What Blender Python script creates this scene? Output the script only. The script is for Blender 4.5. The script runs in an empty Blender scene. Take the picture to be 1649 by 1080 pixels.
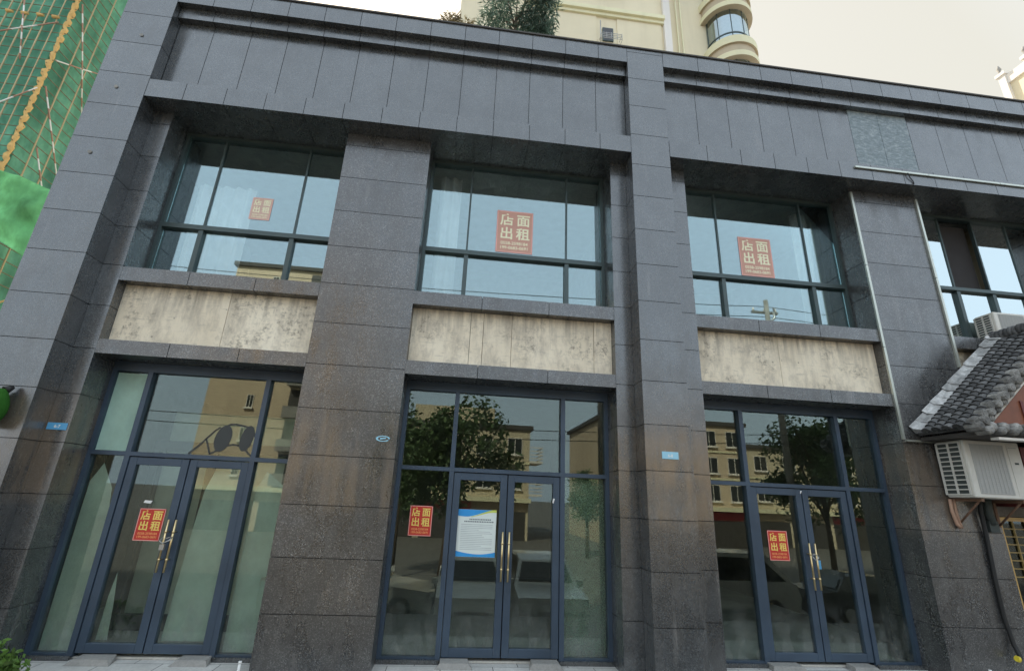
import bpy, math, random
from mathutils import Vector, Matrix, noise
R = math.radians
random.seed(7)
scene = bpy.context.scene
col = scene.collection

# ------------------------------------------------------------------ camera
cam_data = bpy.data.cameras.new('camera')
cam = bpy.data.objects.new('camera', cam_data)
col.objects.link(cam)
right = Vector((0.99250925, -0.1148867, 0.04155046))
up = Vector((-0.07599131, -0.31424986, 0.94629401))
fwd = Vector((0.09565937, 0.94236303, 0.32062628))
cam.matrix_world = Matrix(((right.x, up.x, -fwd.x, 0.0), (right.y, up.y, -fwd.y, -5.9),
                           (right.z, up.z, -fwd.z, 1.86), (0, 0, 0, 1)))
cam_data.sensor_width = 36.0
cam_data.lens = 36.0 * 774.13 / 1649.0
cam_data.clip_start = 0.05
cam_data.clip_end = 2000
scene.camera = cam

# ------------------------------------------------------------------ light
SUN_EL, SUN_AZ = 42.0, -28.0          # degrees; azimuth from +Y towards +X
world = bpy.data.worlds.new('World')
scene.world = world
world.use_nodes = True
wn = world.node_tree
wn.nodes.clear()
sky = wn.nodes.new('ShaderNodeTexSky')
sky.sky_type = 'NISHITA'
sky.sun_disc = False
sky.sun_elevation = R(SUN_EL)
sky.sun_rotation = R(SUN_AZ)
sky.air_density = 1.4
sky.dust_density = 5.0
sky.ozone_density = 1.0
bg1 = wn.nodes.new('ShaderNodeBackground')
bg1.inputs['Strength'].default_value = 0.022
hazebg = wn.nodes.new('ShaderNodeBackground')       # haze: cream round the sun, cool and made brighter opposite to light the facade
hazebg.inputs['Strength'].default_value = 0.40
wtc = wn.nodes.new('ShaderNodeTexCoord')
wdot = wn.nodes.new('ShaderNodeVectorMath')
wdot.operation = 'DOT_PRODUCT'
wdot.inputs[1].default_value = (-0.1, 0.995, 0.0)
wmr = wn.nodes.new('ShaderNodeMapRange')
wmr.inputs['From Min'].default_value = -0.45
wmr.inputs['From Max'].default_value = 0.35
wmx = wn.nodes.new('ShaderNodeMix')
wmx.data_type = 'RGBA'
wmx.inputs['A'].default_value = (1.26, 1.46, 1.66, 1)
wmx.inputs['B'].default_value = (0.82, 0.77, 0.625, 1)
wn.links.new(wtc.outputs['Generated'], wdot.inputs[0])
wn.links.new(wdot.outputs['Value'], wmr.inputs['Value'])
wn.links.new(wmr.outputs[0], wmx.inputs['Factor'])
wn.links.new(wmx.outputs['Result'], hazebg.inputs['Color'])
addw = wn.nodes.new('ShaderNodeAddShader')
outw = wn.nodes.new('ShaderNodeOutputWorld')
wn.links.new(sky.outputs[0], bg1.inputs['Color'])
wn.links.new(bg1.outputs[0], addw.inputs[0])
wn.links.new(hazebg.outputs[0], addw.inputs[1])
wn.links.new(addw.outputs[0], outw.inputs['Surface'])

sun_data = bpy.data.lights.new('sun', 'SUN')
sun_data.energy = 3.6
sun_data.angle = R(2)
sun_data.color = (1.0, 0.9, 0.76)
sun = bpy.data.objects.new('sun', sun_data)
col.objects.link(sun)
sv = Vector((math.sin(R(SUN_AZ)) * math.cos(R(SUN_EL)), math.cos(R(SUN_AZ)) * math.cos(R(SUN_EL)), math.sin(R(SUN_EL))))
sun.rotation_euler = sv.to_track_quat('Z', 'Y').to_euler()
sun.location = sv * 60

scene.view_settings.view_transform = 'Standard'
scene.view_settings.look = 'None'
scene.view_settings.gamma = 1.0
scene.view_settings.exposure = 1.2

# ------------------------------------------------------------------ helpers
def lin(r, g, b):
    f = lambda c: (c / 255 / 12.92) if c / 255 <= 0.04045 else ((c / 255 + 0.055) / 1.055) ** 2.4
    return (f(r), f(g), f(b))

class NB:
    """small wrapper that builds a node material"""
    def __init__(self, name):
        self.m = bpy.data.materials.new(name)
        self.m.use_nodes = True
        self.t = self.m.node_tree
        self.t.nodes.clear()
        self.out = self.t.nodes.new('ShaderNodeOutputMaterial')
    def n(self, typ, **kw):
        nd = self.t.nodes.new(typ)
        for k, v in kw.items():
            if k.startswith('i_'):
                key = k[2:]
                nd.inputs[int(key) if key.isdigit() else key.replace('_', ' ')].default_value = v
            else:
                setattr(nd, k, v)
        return nd
    def l(self, a, b):
        self.t.links.new(a, b)
    def coords(self, scale=(1, 1, 1)):
        tc = self.n('ShaderNodeTexCoord')
        mp = self.n('ShaderNodeMapping')
        mp.inputs['Scale'].default_value = scale
        self.l(tc.outputs['Object'], mp.inputs['Vector'])
        return mp.outputs['Vector']
    def noise(self, vec, scale, detail=4, rough=0.55):
        nd = self.n('ShaderNodeTexNoise')
        nd.inputs['Scale'].default_value = scale
        nd.inputs['Detail'].default_value = detail
        nd.inputs['Roughness'].default_value = rough
        self.l(vec, nd.inputs['Vector'])
        return nd.outputs['Fac']
    def ramp(self, fac, stops):
        nd = self.n('ShaderNodeValToRGB')
        cr = nd.color_ramp
        while len(cr.elements) < len(stops):
            cr.elements.new(0.5)
        for e, (p, c) in zip(cr.elements, stops):
            e.position = p
            e.color = (c, c, c, 1) if isinstance(c, (int, float)) else (*c, 1)
        self.l(fac, nd.inputs['Fac'])
        return nd.outputs['Color']
    def mix(self, fac, a, b, mode='MIX'):
        nd = self.n('ShaderNodeMix', data_type='RGBA', blend_type=mode)
        for sock, v in ((nd.inputs['Factor'], fac), (nd.inputs['A'], a), (nd.inputs['B'], b)):
            if isinstance(v, (int, float)):
                sock.default_value = v
            elif isinstance(v, tuple):
                sock.default_value = (*v, 1) if len(v) == 3 else v
            else:
                self.l(v, sock)
        return nd.outputs['Result']
    def bsdf(self, colr, rough=0.6, spec=0.5, metal=0.0, ior=None):
        p = self.n('ShaderNodeBsdfPrincipled')
        if isinstance(colr, tuple):
            p.inputs['Base Color'].default_value = (*colr, 1)
        else:
            self.l(colr, p.inputs['Base Color'])
        if isinstance(rough, (int, float)):
            p.inputs['Roughness'].default_value = rough
        else:
            self.l(rough, p.inputs['Roughness'])
        p.inputs['Specular IOR Level'].default_value = spec
        p.inputs['Metallic'].default_value = metal
        if ior:
            p.inputs['IOR'].default_value = ior
        self.p = p
        self.l(p.outputs[0], self.out.inputs['Surface'])
        return p
    def bump(self, height, strength=0.3, dist=0.01):
        b = self.n('ShaderNodeBump')
        b.inputs['Strength'].default_value = strength
        b.inputs['Distance'].default_value = dist
        self.l(height, b.inputs['Height'])
        self.l(b.outputs[0], self.p.inputs['Normal'])

def plain(name, c, rough=0.6, spec=0.5, metal=0.0, var=0.25, scale=6.0):
    b = NB(name)
    v = b.coords()
    f = b.noise(v, scale)
    dark = tuple(x * (1 - var) for x in c)
    lite = tuple(min(1, x * (1 + var)) for x in c)
    b.bsdf(b.mix(f, dark, lite), rough, spec, metal)
    return b.m

M = {}
def granite(name, dark, mid, pale, rough, spec, ior):
    b = NB(name)
    v = b.coords()
    vo = b.n('ShaderNodeTexVoronoi', feature='F1')
    vo.inputs['Scale'].default_value = 120
    b.l(v, vo.inputs['Vector'])
    sep = b.n('ShaderNodeSeparateColor')
    b.l(vo.outputs['Color'], sep.inputs['Color'])
    grain = b.ramp(sep.outputs['Red'], [(0.0, dark), (0.42, dark), (0.6, mid), (0.85, mid), (1.0, pale)])
    cloud = b.ramp(b.noise(v, 2.1, 7, 0.68), [(0.28, 0.62), (0.72, 1.42)])
    c = b.mix(1.0, grain, cloud, 'MULTIPLY')
    at = b.n('ShaderNodeAttribute', attribute_name='tone')
    c = b.mix(1.0, c, at.outputs['Color'], 'MULTIPLY')
    # rain streaks and lime bloom, long in Z
    vs = b.coords((4.0, 4.0, 0.35))
    st = b.ramp(b.noise(vs, 2.2, 6, 0.65), [(0.56, 0.0), (0.74, 1.0)])
    patch = b.ramp(b.noise(v, 0.55, 2), [(0.48, 0.0), (0.62, 1.0)])
    mask = b.mix(1.0, st, patch, 'MULTIPLY')
    mk = b.mix(1.0, mask, (0.34, 0.34, 0.34), 'MULTIPLY')
    c = b.mix(mk, c, (0.30, 0.285, 0.27))
    sz = b.n('ShaderNodeSeparateXYZ')                # brown patches within a band at shop sign height
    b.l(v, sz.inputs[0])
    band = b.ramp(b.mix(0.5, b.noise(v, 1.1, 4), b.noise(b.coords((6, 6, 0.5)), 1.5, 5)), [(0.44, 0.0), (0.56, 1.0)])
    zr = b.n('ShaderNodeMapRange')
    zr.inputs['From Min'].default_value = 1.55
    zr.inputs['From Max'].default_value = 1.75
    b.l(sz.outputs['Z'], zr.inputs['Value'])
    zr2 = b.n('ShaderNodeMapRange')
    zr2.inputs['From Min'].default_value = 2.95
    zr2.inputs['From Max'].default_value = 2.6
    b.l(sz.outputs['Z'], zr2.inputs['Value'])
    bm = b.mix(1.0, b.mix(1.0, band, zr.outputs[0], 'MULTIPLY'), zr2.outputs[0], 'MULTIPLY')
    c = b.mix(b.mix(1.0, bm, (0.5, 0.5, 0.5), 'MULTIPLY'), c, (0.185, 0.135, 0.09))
    vs2 = b.coords((7.0, 7.0, 0.25))
    st2 = b.ramp(b.noise(vs2, 1.6, 5, 0.6), [(0.52, 0.0), (0.8, 0.28)])
    c = b.mix(st2, c, (0.035, 0.033, 0.03))
    rg = b.ramp(b.noise(b.coords((1.5, 1.5, 0.6)), 2.6, 7, 0.7), [(0.3, rough - 0.12), (0.7, rough + 0.16)])
    p = b.bsdf(c, rg, spec, 0, ior)
    b.bump(sep.outputs['Green'], 0.05, 0.003)
    return b.m
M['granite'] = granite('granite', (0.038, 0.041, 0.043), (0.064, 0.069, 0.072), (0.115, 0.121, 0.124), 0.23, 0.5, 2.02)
M['granite_rough'] = granite('granite_rough', (0.026, 0.026, 0.026), (0.066, 0.067, 0.067), (0.20, 0.20, 0.196), 0.28, 0.5, 1.95)
M['joint'] = plain('joint', (0.03, 0.03, 0.032), 0.9, 0.1)
def patchy_stone():
    b = NB('scraped_granite')
    v = b.coords((1, 1, 2.2))
    f = b.noise(v, 11, 9, 0.8)
    f2 = b.noise(v, 38, 3, 0.6)
    c = b.ramp(f, [(0.3, (0.12, 0.155, 0.17)), (0.5, (0.20, 0.245, 0.265)), (0.7, (0.42, 0.47, 0.49))])
    c = b.mix(b.ramp(f2, [(0.6, 0.0), (0.75, 0.6)]), c, (0.55, 0.57, 0.57))
    b.bsdf(c, 0.7, 0.4)
    b.bump(f, 0.4, 0.01)
    return b.m
M['scraped'] = patchy_stone()
def board():
    b = NB('stained_board')
    v = b.coords((1, 1, 1))
    base = b.ramp(b.noise(v, 1.1, 5, 0.6), [(0.3, (0.74, 0.645, 0.49)), (0.7, (0.90, 0.81, 0.645))])
    vs = b.coords((2.6, 2.6, 1.1))
    st = b.ramp(b.noise(vs, 1.7, 9, 0.74), [(0.46, 0.0), (0.66, 0.75)])
    c = b.mix(st, base, (0.42, 0.37, 0.30))
    sx = b.n('ShaderNodeSeparateXYZ')
    b.l(v, sx.inputs[0])
    up_ = b.n('ShaderNodeMapRange')                  # run-off from the ledge above
    up_.inputs['From Min'].default_value = 3.75
    up_.inputs['From Max'].default_value = 4.32
    b.l(sx.outputs['Z'], up_.inputs['Value'])
    run = b.ramp(b.noise(b.coords((9.0, 9.0, 0.5)), 1.3, 5, 0.6), [(0.42, 0.0), (0.7, 0.9)])
    c = b.mix(b.mix(1.0, run, up_.outputs[0], 'MULTIPLY'), c, (0.26, 0.225, 0.18))
    scr = b.ramp(b.noise(b.coords((3.0, 3.0, 26.0)), 1.6, 4, 0.6), [(0.60, 0.0), (0.68, 0.5)])
    c = b.mix(scr, c, (0.40, 0.36, 0.30))
    fine = b.ramp(b.noise(v, 14, 8, 0.8), [(0.50, 0.0), (0.66, 0.85)])
    area = b.ramp(b.noise(v, 1.7, 2), [(0.45, 0.0), (0.6, 1.0)])
    c = b.mix(b.mix(1.0, fine, area, 'MULTIPLY'), c, (0.13, 0.11, 0.09))
    vo = b.n('ShaderNodeTexVoronoi')
    vo.inputs['Scale'].default_value = 4.2
    b.l(v, vo.inputs['Vector'])
    spot = b.ramp(vo.outputs['Distance'], [(0.02, 0.7), (0.07, 0.0)])
    c = b.mix(spot, c, (0.10, 0.085, 0.07))
    b.bsdf(c, 0.85, 0.2)
    b.bump(b.noise(v, 30, 4), 0.2, 0.004)
    return b.m
M['board'] = board()
M['frame_green'] = plain('frame_green', (0.060, 0.085, 0.085), 0.42, 0.5, 0.3, 0.15, 3)
M['frame_blue'] = plain('frame_blue', (0.050, 0.076, 0.112), 0.42, 0.5, 0.2, 0.38, 2.2)
M['gasket'] = plain('gasket', (0.012, 0.012, 0.014), 0.7, 0.2)

def glass(name, refl, tint_r, tint_t, rough=0.0, wave=0.0, dust=0.0):
    b = NB(name)
    v = b.coords()
    g = b.n('ShaderNodeBsdfGlossy')
    g.inputs['Color'].default_value = (*tint_r, 1)
    g.inputs['Roughness'].default_value = rough
    t = b.n('ShaderNodeBsdfTransparent')
    t.inputs['Color'].default_value = (*tint_t, 1)
    lw = b.n('ShaderNodeLayerWeight')
    lw.inputs['Blend'].default_value = 0.25
    mr = b.n('ShaderNodeMapRange')
    mr.inputs['To Min'].default_value = refl
    mr.inputs['To Max'].default_value = 1.0
    b.l(lw.outputs['Fresnel'], mr.inputs['Value'])
    mx = b.n('ShaderNodeMixShader')
    b.l(mr.outputs[0], mx.inputs[0])
    b.l(t.outputs[0], mx.inputs[1])
    b.l(g.outputs[0], mx.inputs[2])
    last = mx.outputs[0]
    if wave:
        bp = b.n('ShaderNodeBump')
        bp.inputs['Strength'].default_value = wave
        bp.inputs['Distance'].default_value = 0.02
        b.l(b.noise(v, 0.9, 1), bp.inputs['Height'])
        b.l(bp.outputs[0], g.inputs['Normal'])
    if dust:
        d = b.n('ShaderNodeBsdfDiffuse')
        d.inputs['Color'].default_value = (0.42, 0.43, 0.42, 1)
        sx = b.n('ShaderNodeSeparateXYZ')
        b.l(v, sx.inputs[0])
        low = b.n('ShaderNodeMapRange')               # splash dust near the pavement
        low.inputs['From Min'].default_value = 0.75
        low.inputs['From Max'].default_value = 0.05
        low.inputs['To Min'].default_value = 0.04
        low.inputs['To Max'].default_value = 1.0
        b.l(sx.outputs['Z'], low.inputs['Value'])
        pat = b.ramp(b.noise(b.coords((1.6, 1.6, 0.8)), 3.2, 8, 0.72), [(0.42, 0.03), (0.68, 1.0)])
        ml = b.n('ShaderNodeMath', operation='MULTIPLY')
        b.l(low.outputs[0], ml.inputs[0])
        b.l(pat, ml.inputs[1])
        m2 = b.n('ShaderNodeMath', operation='MULTIPLY')
        b.l(ml.outputs[0], m2.inputs[0])
        m2.inputs[1].default_value = dust
        ms = b.n('ShaderNodeMixShader')
        b.l(m2.outputs[0], ms.inputs[0])
        b.l(last, ms.inputs[1])
        b.l(d.outputs[0], ms.inputs[2])
        last = ms.outputs[0]
    b.l(last, b.out.inputs['Surface'])
    return b.m
M['glass_up'] = glass('coated_glass', 0.18, (0.76, 0.93, 0.95), (0.88, 0.92, 0.92), 0.0, 0.015)
M['glass_low'] = glass('shop_glass', 0.05, (0.88, 0.98, 0.94), (0.88, 0.93, 0.90), 0.0, 0.012, 0.26)
M['glass_mirror'] = glass('silvered_glass', 0.55, (0.90, 1.0, 1.0), (0.5, 0.55, 0.55), 0.0, 0.05)
M['glass_far'] = glass('far_glass', 0.35, (0.85, 0.97, 1.0), (0.35, 0.4, 0.4), 0.02)

def film(name, c, alpha, speck=0.0):
    b = NB(name)
    v = b.coords()
    d = b.n('ShaderNodeBsdfDiffuse')
    f = b.noise(v, 2.5, 5, 0.6)
    cc = b.mix(f, tuple(x * 0.75 for x in c), tuple(x * 1.2 for x in c))
    b.l(cc, d.inputs['Color'])
    tr = b.n('ShaderNodeBsdfTranslucent')
    b.l(cc, tr.inputs['Color'])
    m0 = b.n('ShaderNodeMixShader')
    m0.inputs[0].default_value = 0.25
    b.l(d.outputs[0], m0.inputs[1])
    b.l(tr.outputs[0], m0.inputs[2])
    t = b.n('ShaderNodeBsdfTransparent')
    mx = b.n('ShaderNodeMixShader')
    if speck:
        a = b.ramp(b.noise(v, 60, 5, 0.8), [(0.42, alpha * 0.45), (0.62, min(1, alpha * 1.4))])
        b.l(a, mx.inputs[0])
    else:
        a = b.ramp(b.noise(b.coords((1, 1, 0.8)), 1.6, 6, 0.65), [(0.3, alpha * 0.7), (0.7, min(1, alpha * 1.25))])
        b.l(a, mx.inputs[0])
    b.l(t.outputs[0], mx.inputs[1])
    b.l(m0.outputs[0], mx.inputs[2])
    b.l(mx.outputs[0], b.out.inputs['Surface'])
    return b.m
M['film'] = film('loose_film', (0.74, 0.83, 0.77), 0.76)
M['film_mint'] = film('mint_film', (0.56, 0.78, 0.68), 0.93)
M['film_speck'] = film('pebbled_film', (0.42, 0.52, 0.44), 0.55, 1)
M['tape'] = plain('tape', (0.6, 0.65, 0.66), 0.5)
M['red'] = plain('poster_red', (0.56, 0.045, 0.03), 0.5, 0.4, 0, 0.08)
M['pink'] = plain('poster_edge', (0.80, 0.40, 0.36), 0.5)
M['yellow'] = plain('poster_yellow', (0.85, 0.66, 0.16), 0.5, 0.4, 0, 0.05)
M['orange'] = plain('poster_orange', (0.85, 0.36, 0.13), 0.5, 0.4, 0, 0.05)
M['pale_yellow'] = plain('veiled_poster_yellow', (0.86, 0.84, 0.60), 0.5, 0.4, 0, 0.05)  # upstairs lettering, lightened by a glass reflection put into the colour
M['red_veiled'] = plain('veiled_poster_red', (0.60, 0.34, 0.27), 0.6, 0.3, 0, 0.1)  # poster red paled to carry the reflection of the upstairs glass
M['red_faint'] = plain('pale_veiled_poster_red', (0.66, 0.46, 0.38), 0.6, 0.3, 0, 0.1)  # same red with a stronger glass reflection mixed into the colour
M['paper'] = plain('paper', (0.72, 0.78, 0.74), 0.55, 0.4, 0, 0.04)
M['sky_blue'] = plain('print_blue', (0.03, 0.30, 0.68), 0.5)
M['print_green'] = plain('print_green', (0.55, 0.62, 0.12), 0.5)
M['ink'] = plain('ink', (0.16, 0.18, 0.19), 0.6)
M['ink_pale'] = plain('ink_pale', (0.50, 0.54, 0.53), 0.6)
M['plate_blue'] = plain('plate_blue', (0.10, 0.36, 0.62), 0.35, 0.5, 0, 0.05)
M['plate_pale'] = plain('plate_pale_blue', (0.30, 0.58, 0.72), 0.35, 0.5, 0, 0.05)
M['white'] = plain('white_paint', (0.78, 0.78, 0.76), 0.5, 0.5, 0, 0.05)
M['decal'] = plain('decal_dark', (0.035, 0.042, 0.042), 0.5)
M['brass'] = plain('brass', (0.72, 0.56, 0.30), 0.28, 0.5, 0.9, 0.12, 10)
M['steel'] = plain('steel', (0.42, 0.42, 0.41), 0.35, 0.5, 0.8, 0.15)
M['trim_metal'] = plain('trim_metal', (0.50, 0.52, 0.46), 0.35, 0.5, 0.6, 0.15)
M['rubber'] = plain('rubber', (0.012, 0.012, 0.012), 0.6)
M['rust'] = plain('rusty_iron', (0.17, 0.10, 0.065), 0.8, 0.3, 0, 0.5, 20)

def concrete(name, c, tile=0.0, seam=0.25):
    b = NB(name)
    v = b.coords()
    f = b.ramp(b.noise(v, 1.4, 8, 0.65), [(0.3, 0.72), (0.7, 1.2)])
    f2 = b.ramp(b.noise(v, 35, 4, 0.7), [(0.3, 0.85), (0.7, 1.12)])
    cc = b.mix(1.0, b.mix(1.0, c, f, 'MULTIPLY'), f2, 'MULTIPLY')
    if tile:
        br = b.n('ShaderNodeTexBrick')
        br.offset = 0.5
        br.inputs['Scale'].default_value = 1.0
        br.inputs['Brick Width'].default_value = tile
        br.inputs['Row Height'].default_value = tile * 0.5
        br.inputs['Mortar Size'].default_value = 0.005
        br.inputs['Color1'].default_value = (1, 1, 1, 1)
        br.inputs['Color2'].default_value = (0.86, 0.86, 0.86, 1)
        br.inputs['Mortar'].default_value = (seam, seam, seam, 1)
        b.l(v, br.inputs['Vector'])
        cc = b.mix(1.0, cc, br.outputs['Color'], 'MULTIPLY')
    b.bsdf(cc, 0.85, 0.3)
    b.bump(b.noise(v, 25, 5), 0.2, 0.01)
    return b.m
M['pavement'] = concrete('pavement', (0.56, 0.55, 0.52), 0.6)
M['asphalt'] = concrete('asphalt', (0.15, 0.142, 0.13))
M['concrete'] = concrete('concrete', (0.30, 0.29, 0.27))
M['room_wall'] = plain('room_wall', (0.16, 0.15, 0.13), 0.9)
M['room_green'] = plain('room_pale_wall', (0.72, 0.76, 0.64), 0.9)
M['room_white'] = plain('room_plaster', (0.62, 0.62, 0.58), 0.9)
M['room_floor'] = concrete('room_floor', (0.50, 0.48, 0.43))
M['curtain'] = plain('white_curtain', (0.78, 0.79, 0.80), 0.9, 0.1)
M['curtain_brown'] = plain('brown_curtain', (0.30, 0.25, 0.17), 0.9, 0.1)
M['room_shade'] = plain('unlit_room', (0.035, 0.032, 0.032), 0.9)  # near black, stands for the shade inside the open casement

def wall_paint(name, c, streak=0.35):
    b = NB(name)
    v = b.coords()
    f = b.ramp(b.noise(v, 0.25, 6, 0.6), [(0.3, 0.88), (0.7, 1.08)])
    st = b.ramp(b.noise(b.coords((1.4, 1.4, 0.12)), 1.1, 6, 0.65), [(0.5, 0.0), (0.85, streak)])
    cc = b.mix(1.0, c, f, 'MULTIPLY')
    cc = b.mix(st, cc, tuple(x * 0.6 for x in c))
    b.bsdf(cc, 0.85, 0.2)
    return b.m
M['beige'] = wall_paint('beige_render', (0.72, 0.64, 0.46))
M['beige_pink'] = wall_paint('pinkish_render', (0.62, 0.50, 0.36))
M['beige_street'] = wall_paint('street_render', (0.58, 0.50, 0.36))
M['cream'] = wall_paint('cream_trim', (0.72, 0.68, 0.46))
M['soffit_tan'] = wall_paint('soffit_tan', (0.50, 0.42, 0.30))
M['pale_trim'] = wall_paint('pale_trim', (0.74, 0.70, 0.64))
M['shop_dark'] = plain('shopfront_dark', (0.05, 0.045, 0.04), 0.6)
M['shop_red'] = plain('shop_red', (0.42, 0.03, 0.04), 0.5)
M['roof_dark'] = plain('roof_dark', (0.07, 0.065, 0.06), 0.8)
def net_mat(name, c):
    b = NB(name)
    v = b.coords((1, 1, 0.5))
    cc = b.ramp(b.noise(v, 0.8, 6, 0.65), [(0.3, tuple(x * 0.5 for x in c)), (0.52, c), (0.72, tuple(min(.9, x * 1.5 + .05) for x in c))])
    d = b.n('ShaderNodeBsdfDiffuse')
    t = b.n('ShaderNodeBsdfTranslucent')
    b.l(cc, d.inputs[0])
    b.l(cc, t.inputs[0])
    mx = b.n('ShaderNodeMixShader')
    mx.inputs[0].default_value = 0.3
    b.l(d.outputs[0], mx.inputs[1])
    b.l(t.outputs[0], mx.inputs[2])
    b.l(mx.outputs[0], b.out.inputs['Surface'])
    return b.m
M['net'] = net_mat('safety_net', (0.17, 0.43, 0.29))
M['net_bright'] = net_mat('fresh_net', (0.20, 0.52, 0.22))
M['turf'] = plain('green_felt', (0.03, 0.115, 0.018), 0.95, 0.1, 0, 0.4, 30)
M['bamboo'] = plain('bamboo', (0.42, 0.33, 0.18), 0.6, 0.3, 0, 0.45, 1.5)
M['bamboo_dark'] = plain('bamboo_dark', (0.20, 0.17, 0.10), 0.7, 0.3, 0, 0.4, 1.5)
M['rope'] = plain('rope', (0.58, 0.38, 0.15), 0.9, 0.1, 0, 0.3, 9)
M['red_white'] = None
def banded():
    b = NB('banded_pole')
    tc = b.n('ShaderNodeTexCoord')
    sx = b.n('ShaderNodeSeparateXYZ')
    b.l(tc.outputs['Object'], sx.inputs[0])
    m = b.n('ShaderNodeMath', operation='MULTIPLY')
    m.inputs[1].default_value = 1.5
    b.l(sx.outputs['Z'], m.inputs[0])
    fr = b.n('ShaderNodeMath', operation='FRACT')
    b.l(m.outputs[0], fr.inputs[0])
    c = b.ramp(fr.outputs[0], [(0.5, (0.72, 0.70, 0.64)), (0.51, (0.36, 0.20, 0.13))])
    b.bsdf(c, 0.5)
    return b.m
M['red_white'] = banded()
def tile_mat(name, c, moss):
    b = NB(name)
    v = b.coords()
    f = b.noise(v, 9, 7, 0.7)
    cc = b.ramp(f, [(0.3, tuple(x * 0.45 for x in c)), (0.55, c), (0.75, tuple(x * 1.7 for x in c))])
    at = b.n('ShaderNodeAttribute', attribute_name='tone')
    cc = b.mix(1.0, cc, at.outputs['Color'], 'MULTIPLY')
    b.bsdf(cc, 0.85, 0.25)
    b.bump(f, 0.3, 0.01)
    return b.m
M['tile'] = tile_mat('clay_tile', (0.13, 0.13, 0.13), 0)
M['tile_end'] = tile_mat('tile_end', (0.27, 0.265, 0.25), 0)
M['mortar'] = tile_mat('mortar_flashing', (0.50, 0.50, 0.49), 0)
M['red_wood'] = plain('red_wood', (0.13, 0.028, 0.025), 0.5, 0.4, 0, 0.3)
M['orange_wood'] = plain('orange_wood', (0.20, 0.065, 0.03), 0.5, 0.4, 0, 0.3)
M['gold_wood'] = plain('gold_wood', (0.52, 0.33, 0.11), 0.4, 0.4, 0, 0.2)
M['gold_dark'] = plain('gold_dark', (0.26, 0.18, 0.06), 0.5, 0.4, 0, 0.3)
M['ac_white'] = plain('ac_white', (0.62, 0.60, 0.54), 0.5, 0.4, 0, 0.2, 4)
M['ac_grey'] = plain('ac_grille', (0.42, 0.42, 0.40), 0.5, 0.4, 0.0, 0.06, 20)
M['ac_hole'] = plain('ac_hole', (0.05, 0.06, 0.055), 0.7)
M['plastic_dark'] = plain('plastic_dark', (0.05, 0.05, 0.055), 0.5)
M['plastic_yellow'] = plain('plastic_yellow', (0.7, 0.55, 0.04), 0.5)
M['copper'] = plain('wrapped_pipe', (0.42, 0.26, 0.18), 0.6)

def leaf_mat(name, c):
    b = NB(name)
    at = b.n('ShaderNodeAttribute', attribute_name='tone')
    cc = b.mix(1.0, c, at.outputs['Color'], 'MULTIPLY')
    d = b.n('ShaderNodeBsdfPrincipled')
    d.inputs['Roughness'].default_value = 0.5
    b.l(cc, d.inputs['Base Color'])
    t = b.n('ShaderNodeBsdfTranslucent')
    b.l(cc, t.inputs[0])
    mx = b.n('ShaderNodeMixShader')
    mx.inputs[0].default_value = 0.3
    b.l(d.outputs[0], mx.inputs[1])
    b.l(t.outputs[0], mx.inputs[2])
    b.l(mx.outputs[0], b.out.inputs['Surface'])
    return b.m
M['leaf'] = leaf_mat('leaf', (0.10, 0.155, 0.06))
M['leaf_roof'] = leaf_mat('leaf_roof', (0.085, 0.14, 0.10))
M['leaf_dry'] = leaf_mat('leaf_dry', (0.17, 0.14, 0.07))
M['leaf_weed'] = leaf_mat('leaf_weed', (0.10, 0.19, 0.035))
M['bark'] = plain('bark', (0.12, 0.09, 0.065), 0.9, 0.2, 0, 0.5, 12)
M['car_white'] = plain('car_white', (0.82, 0.83, 0.82), 0.25, 0.6, 0, 0.03)
M['car_silver'] = plain('car_silver', (0.60, 0.60, 0.58), 0.25, 0.6, 0.3, 0.03)
M['car_dark'] = plain('car_dark', (0.035, 0.035, 0.04), 0.22, 0.6, 0, 0.03)
M['car_glass'] = plain('car_glass', (0.02, 0.024, 0.026), 0.06, 0.8, 0, 0.02)
M['lamp_red'] = plain('lamp_red', (0.4, 0.02, 0.02), 0.2)
M['lamp_clear'] = plain('lamp_clear', (0.7, 0.7, 0.68), 0.15)

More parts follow.
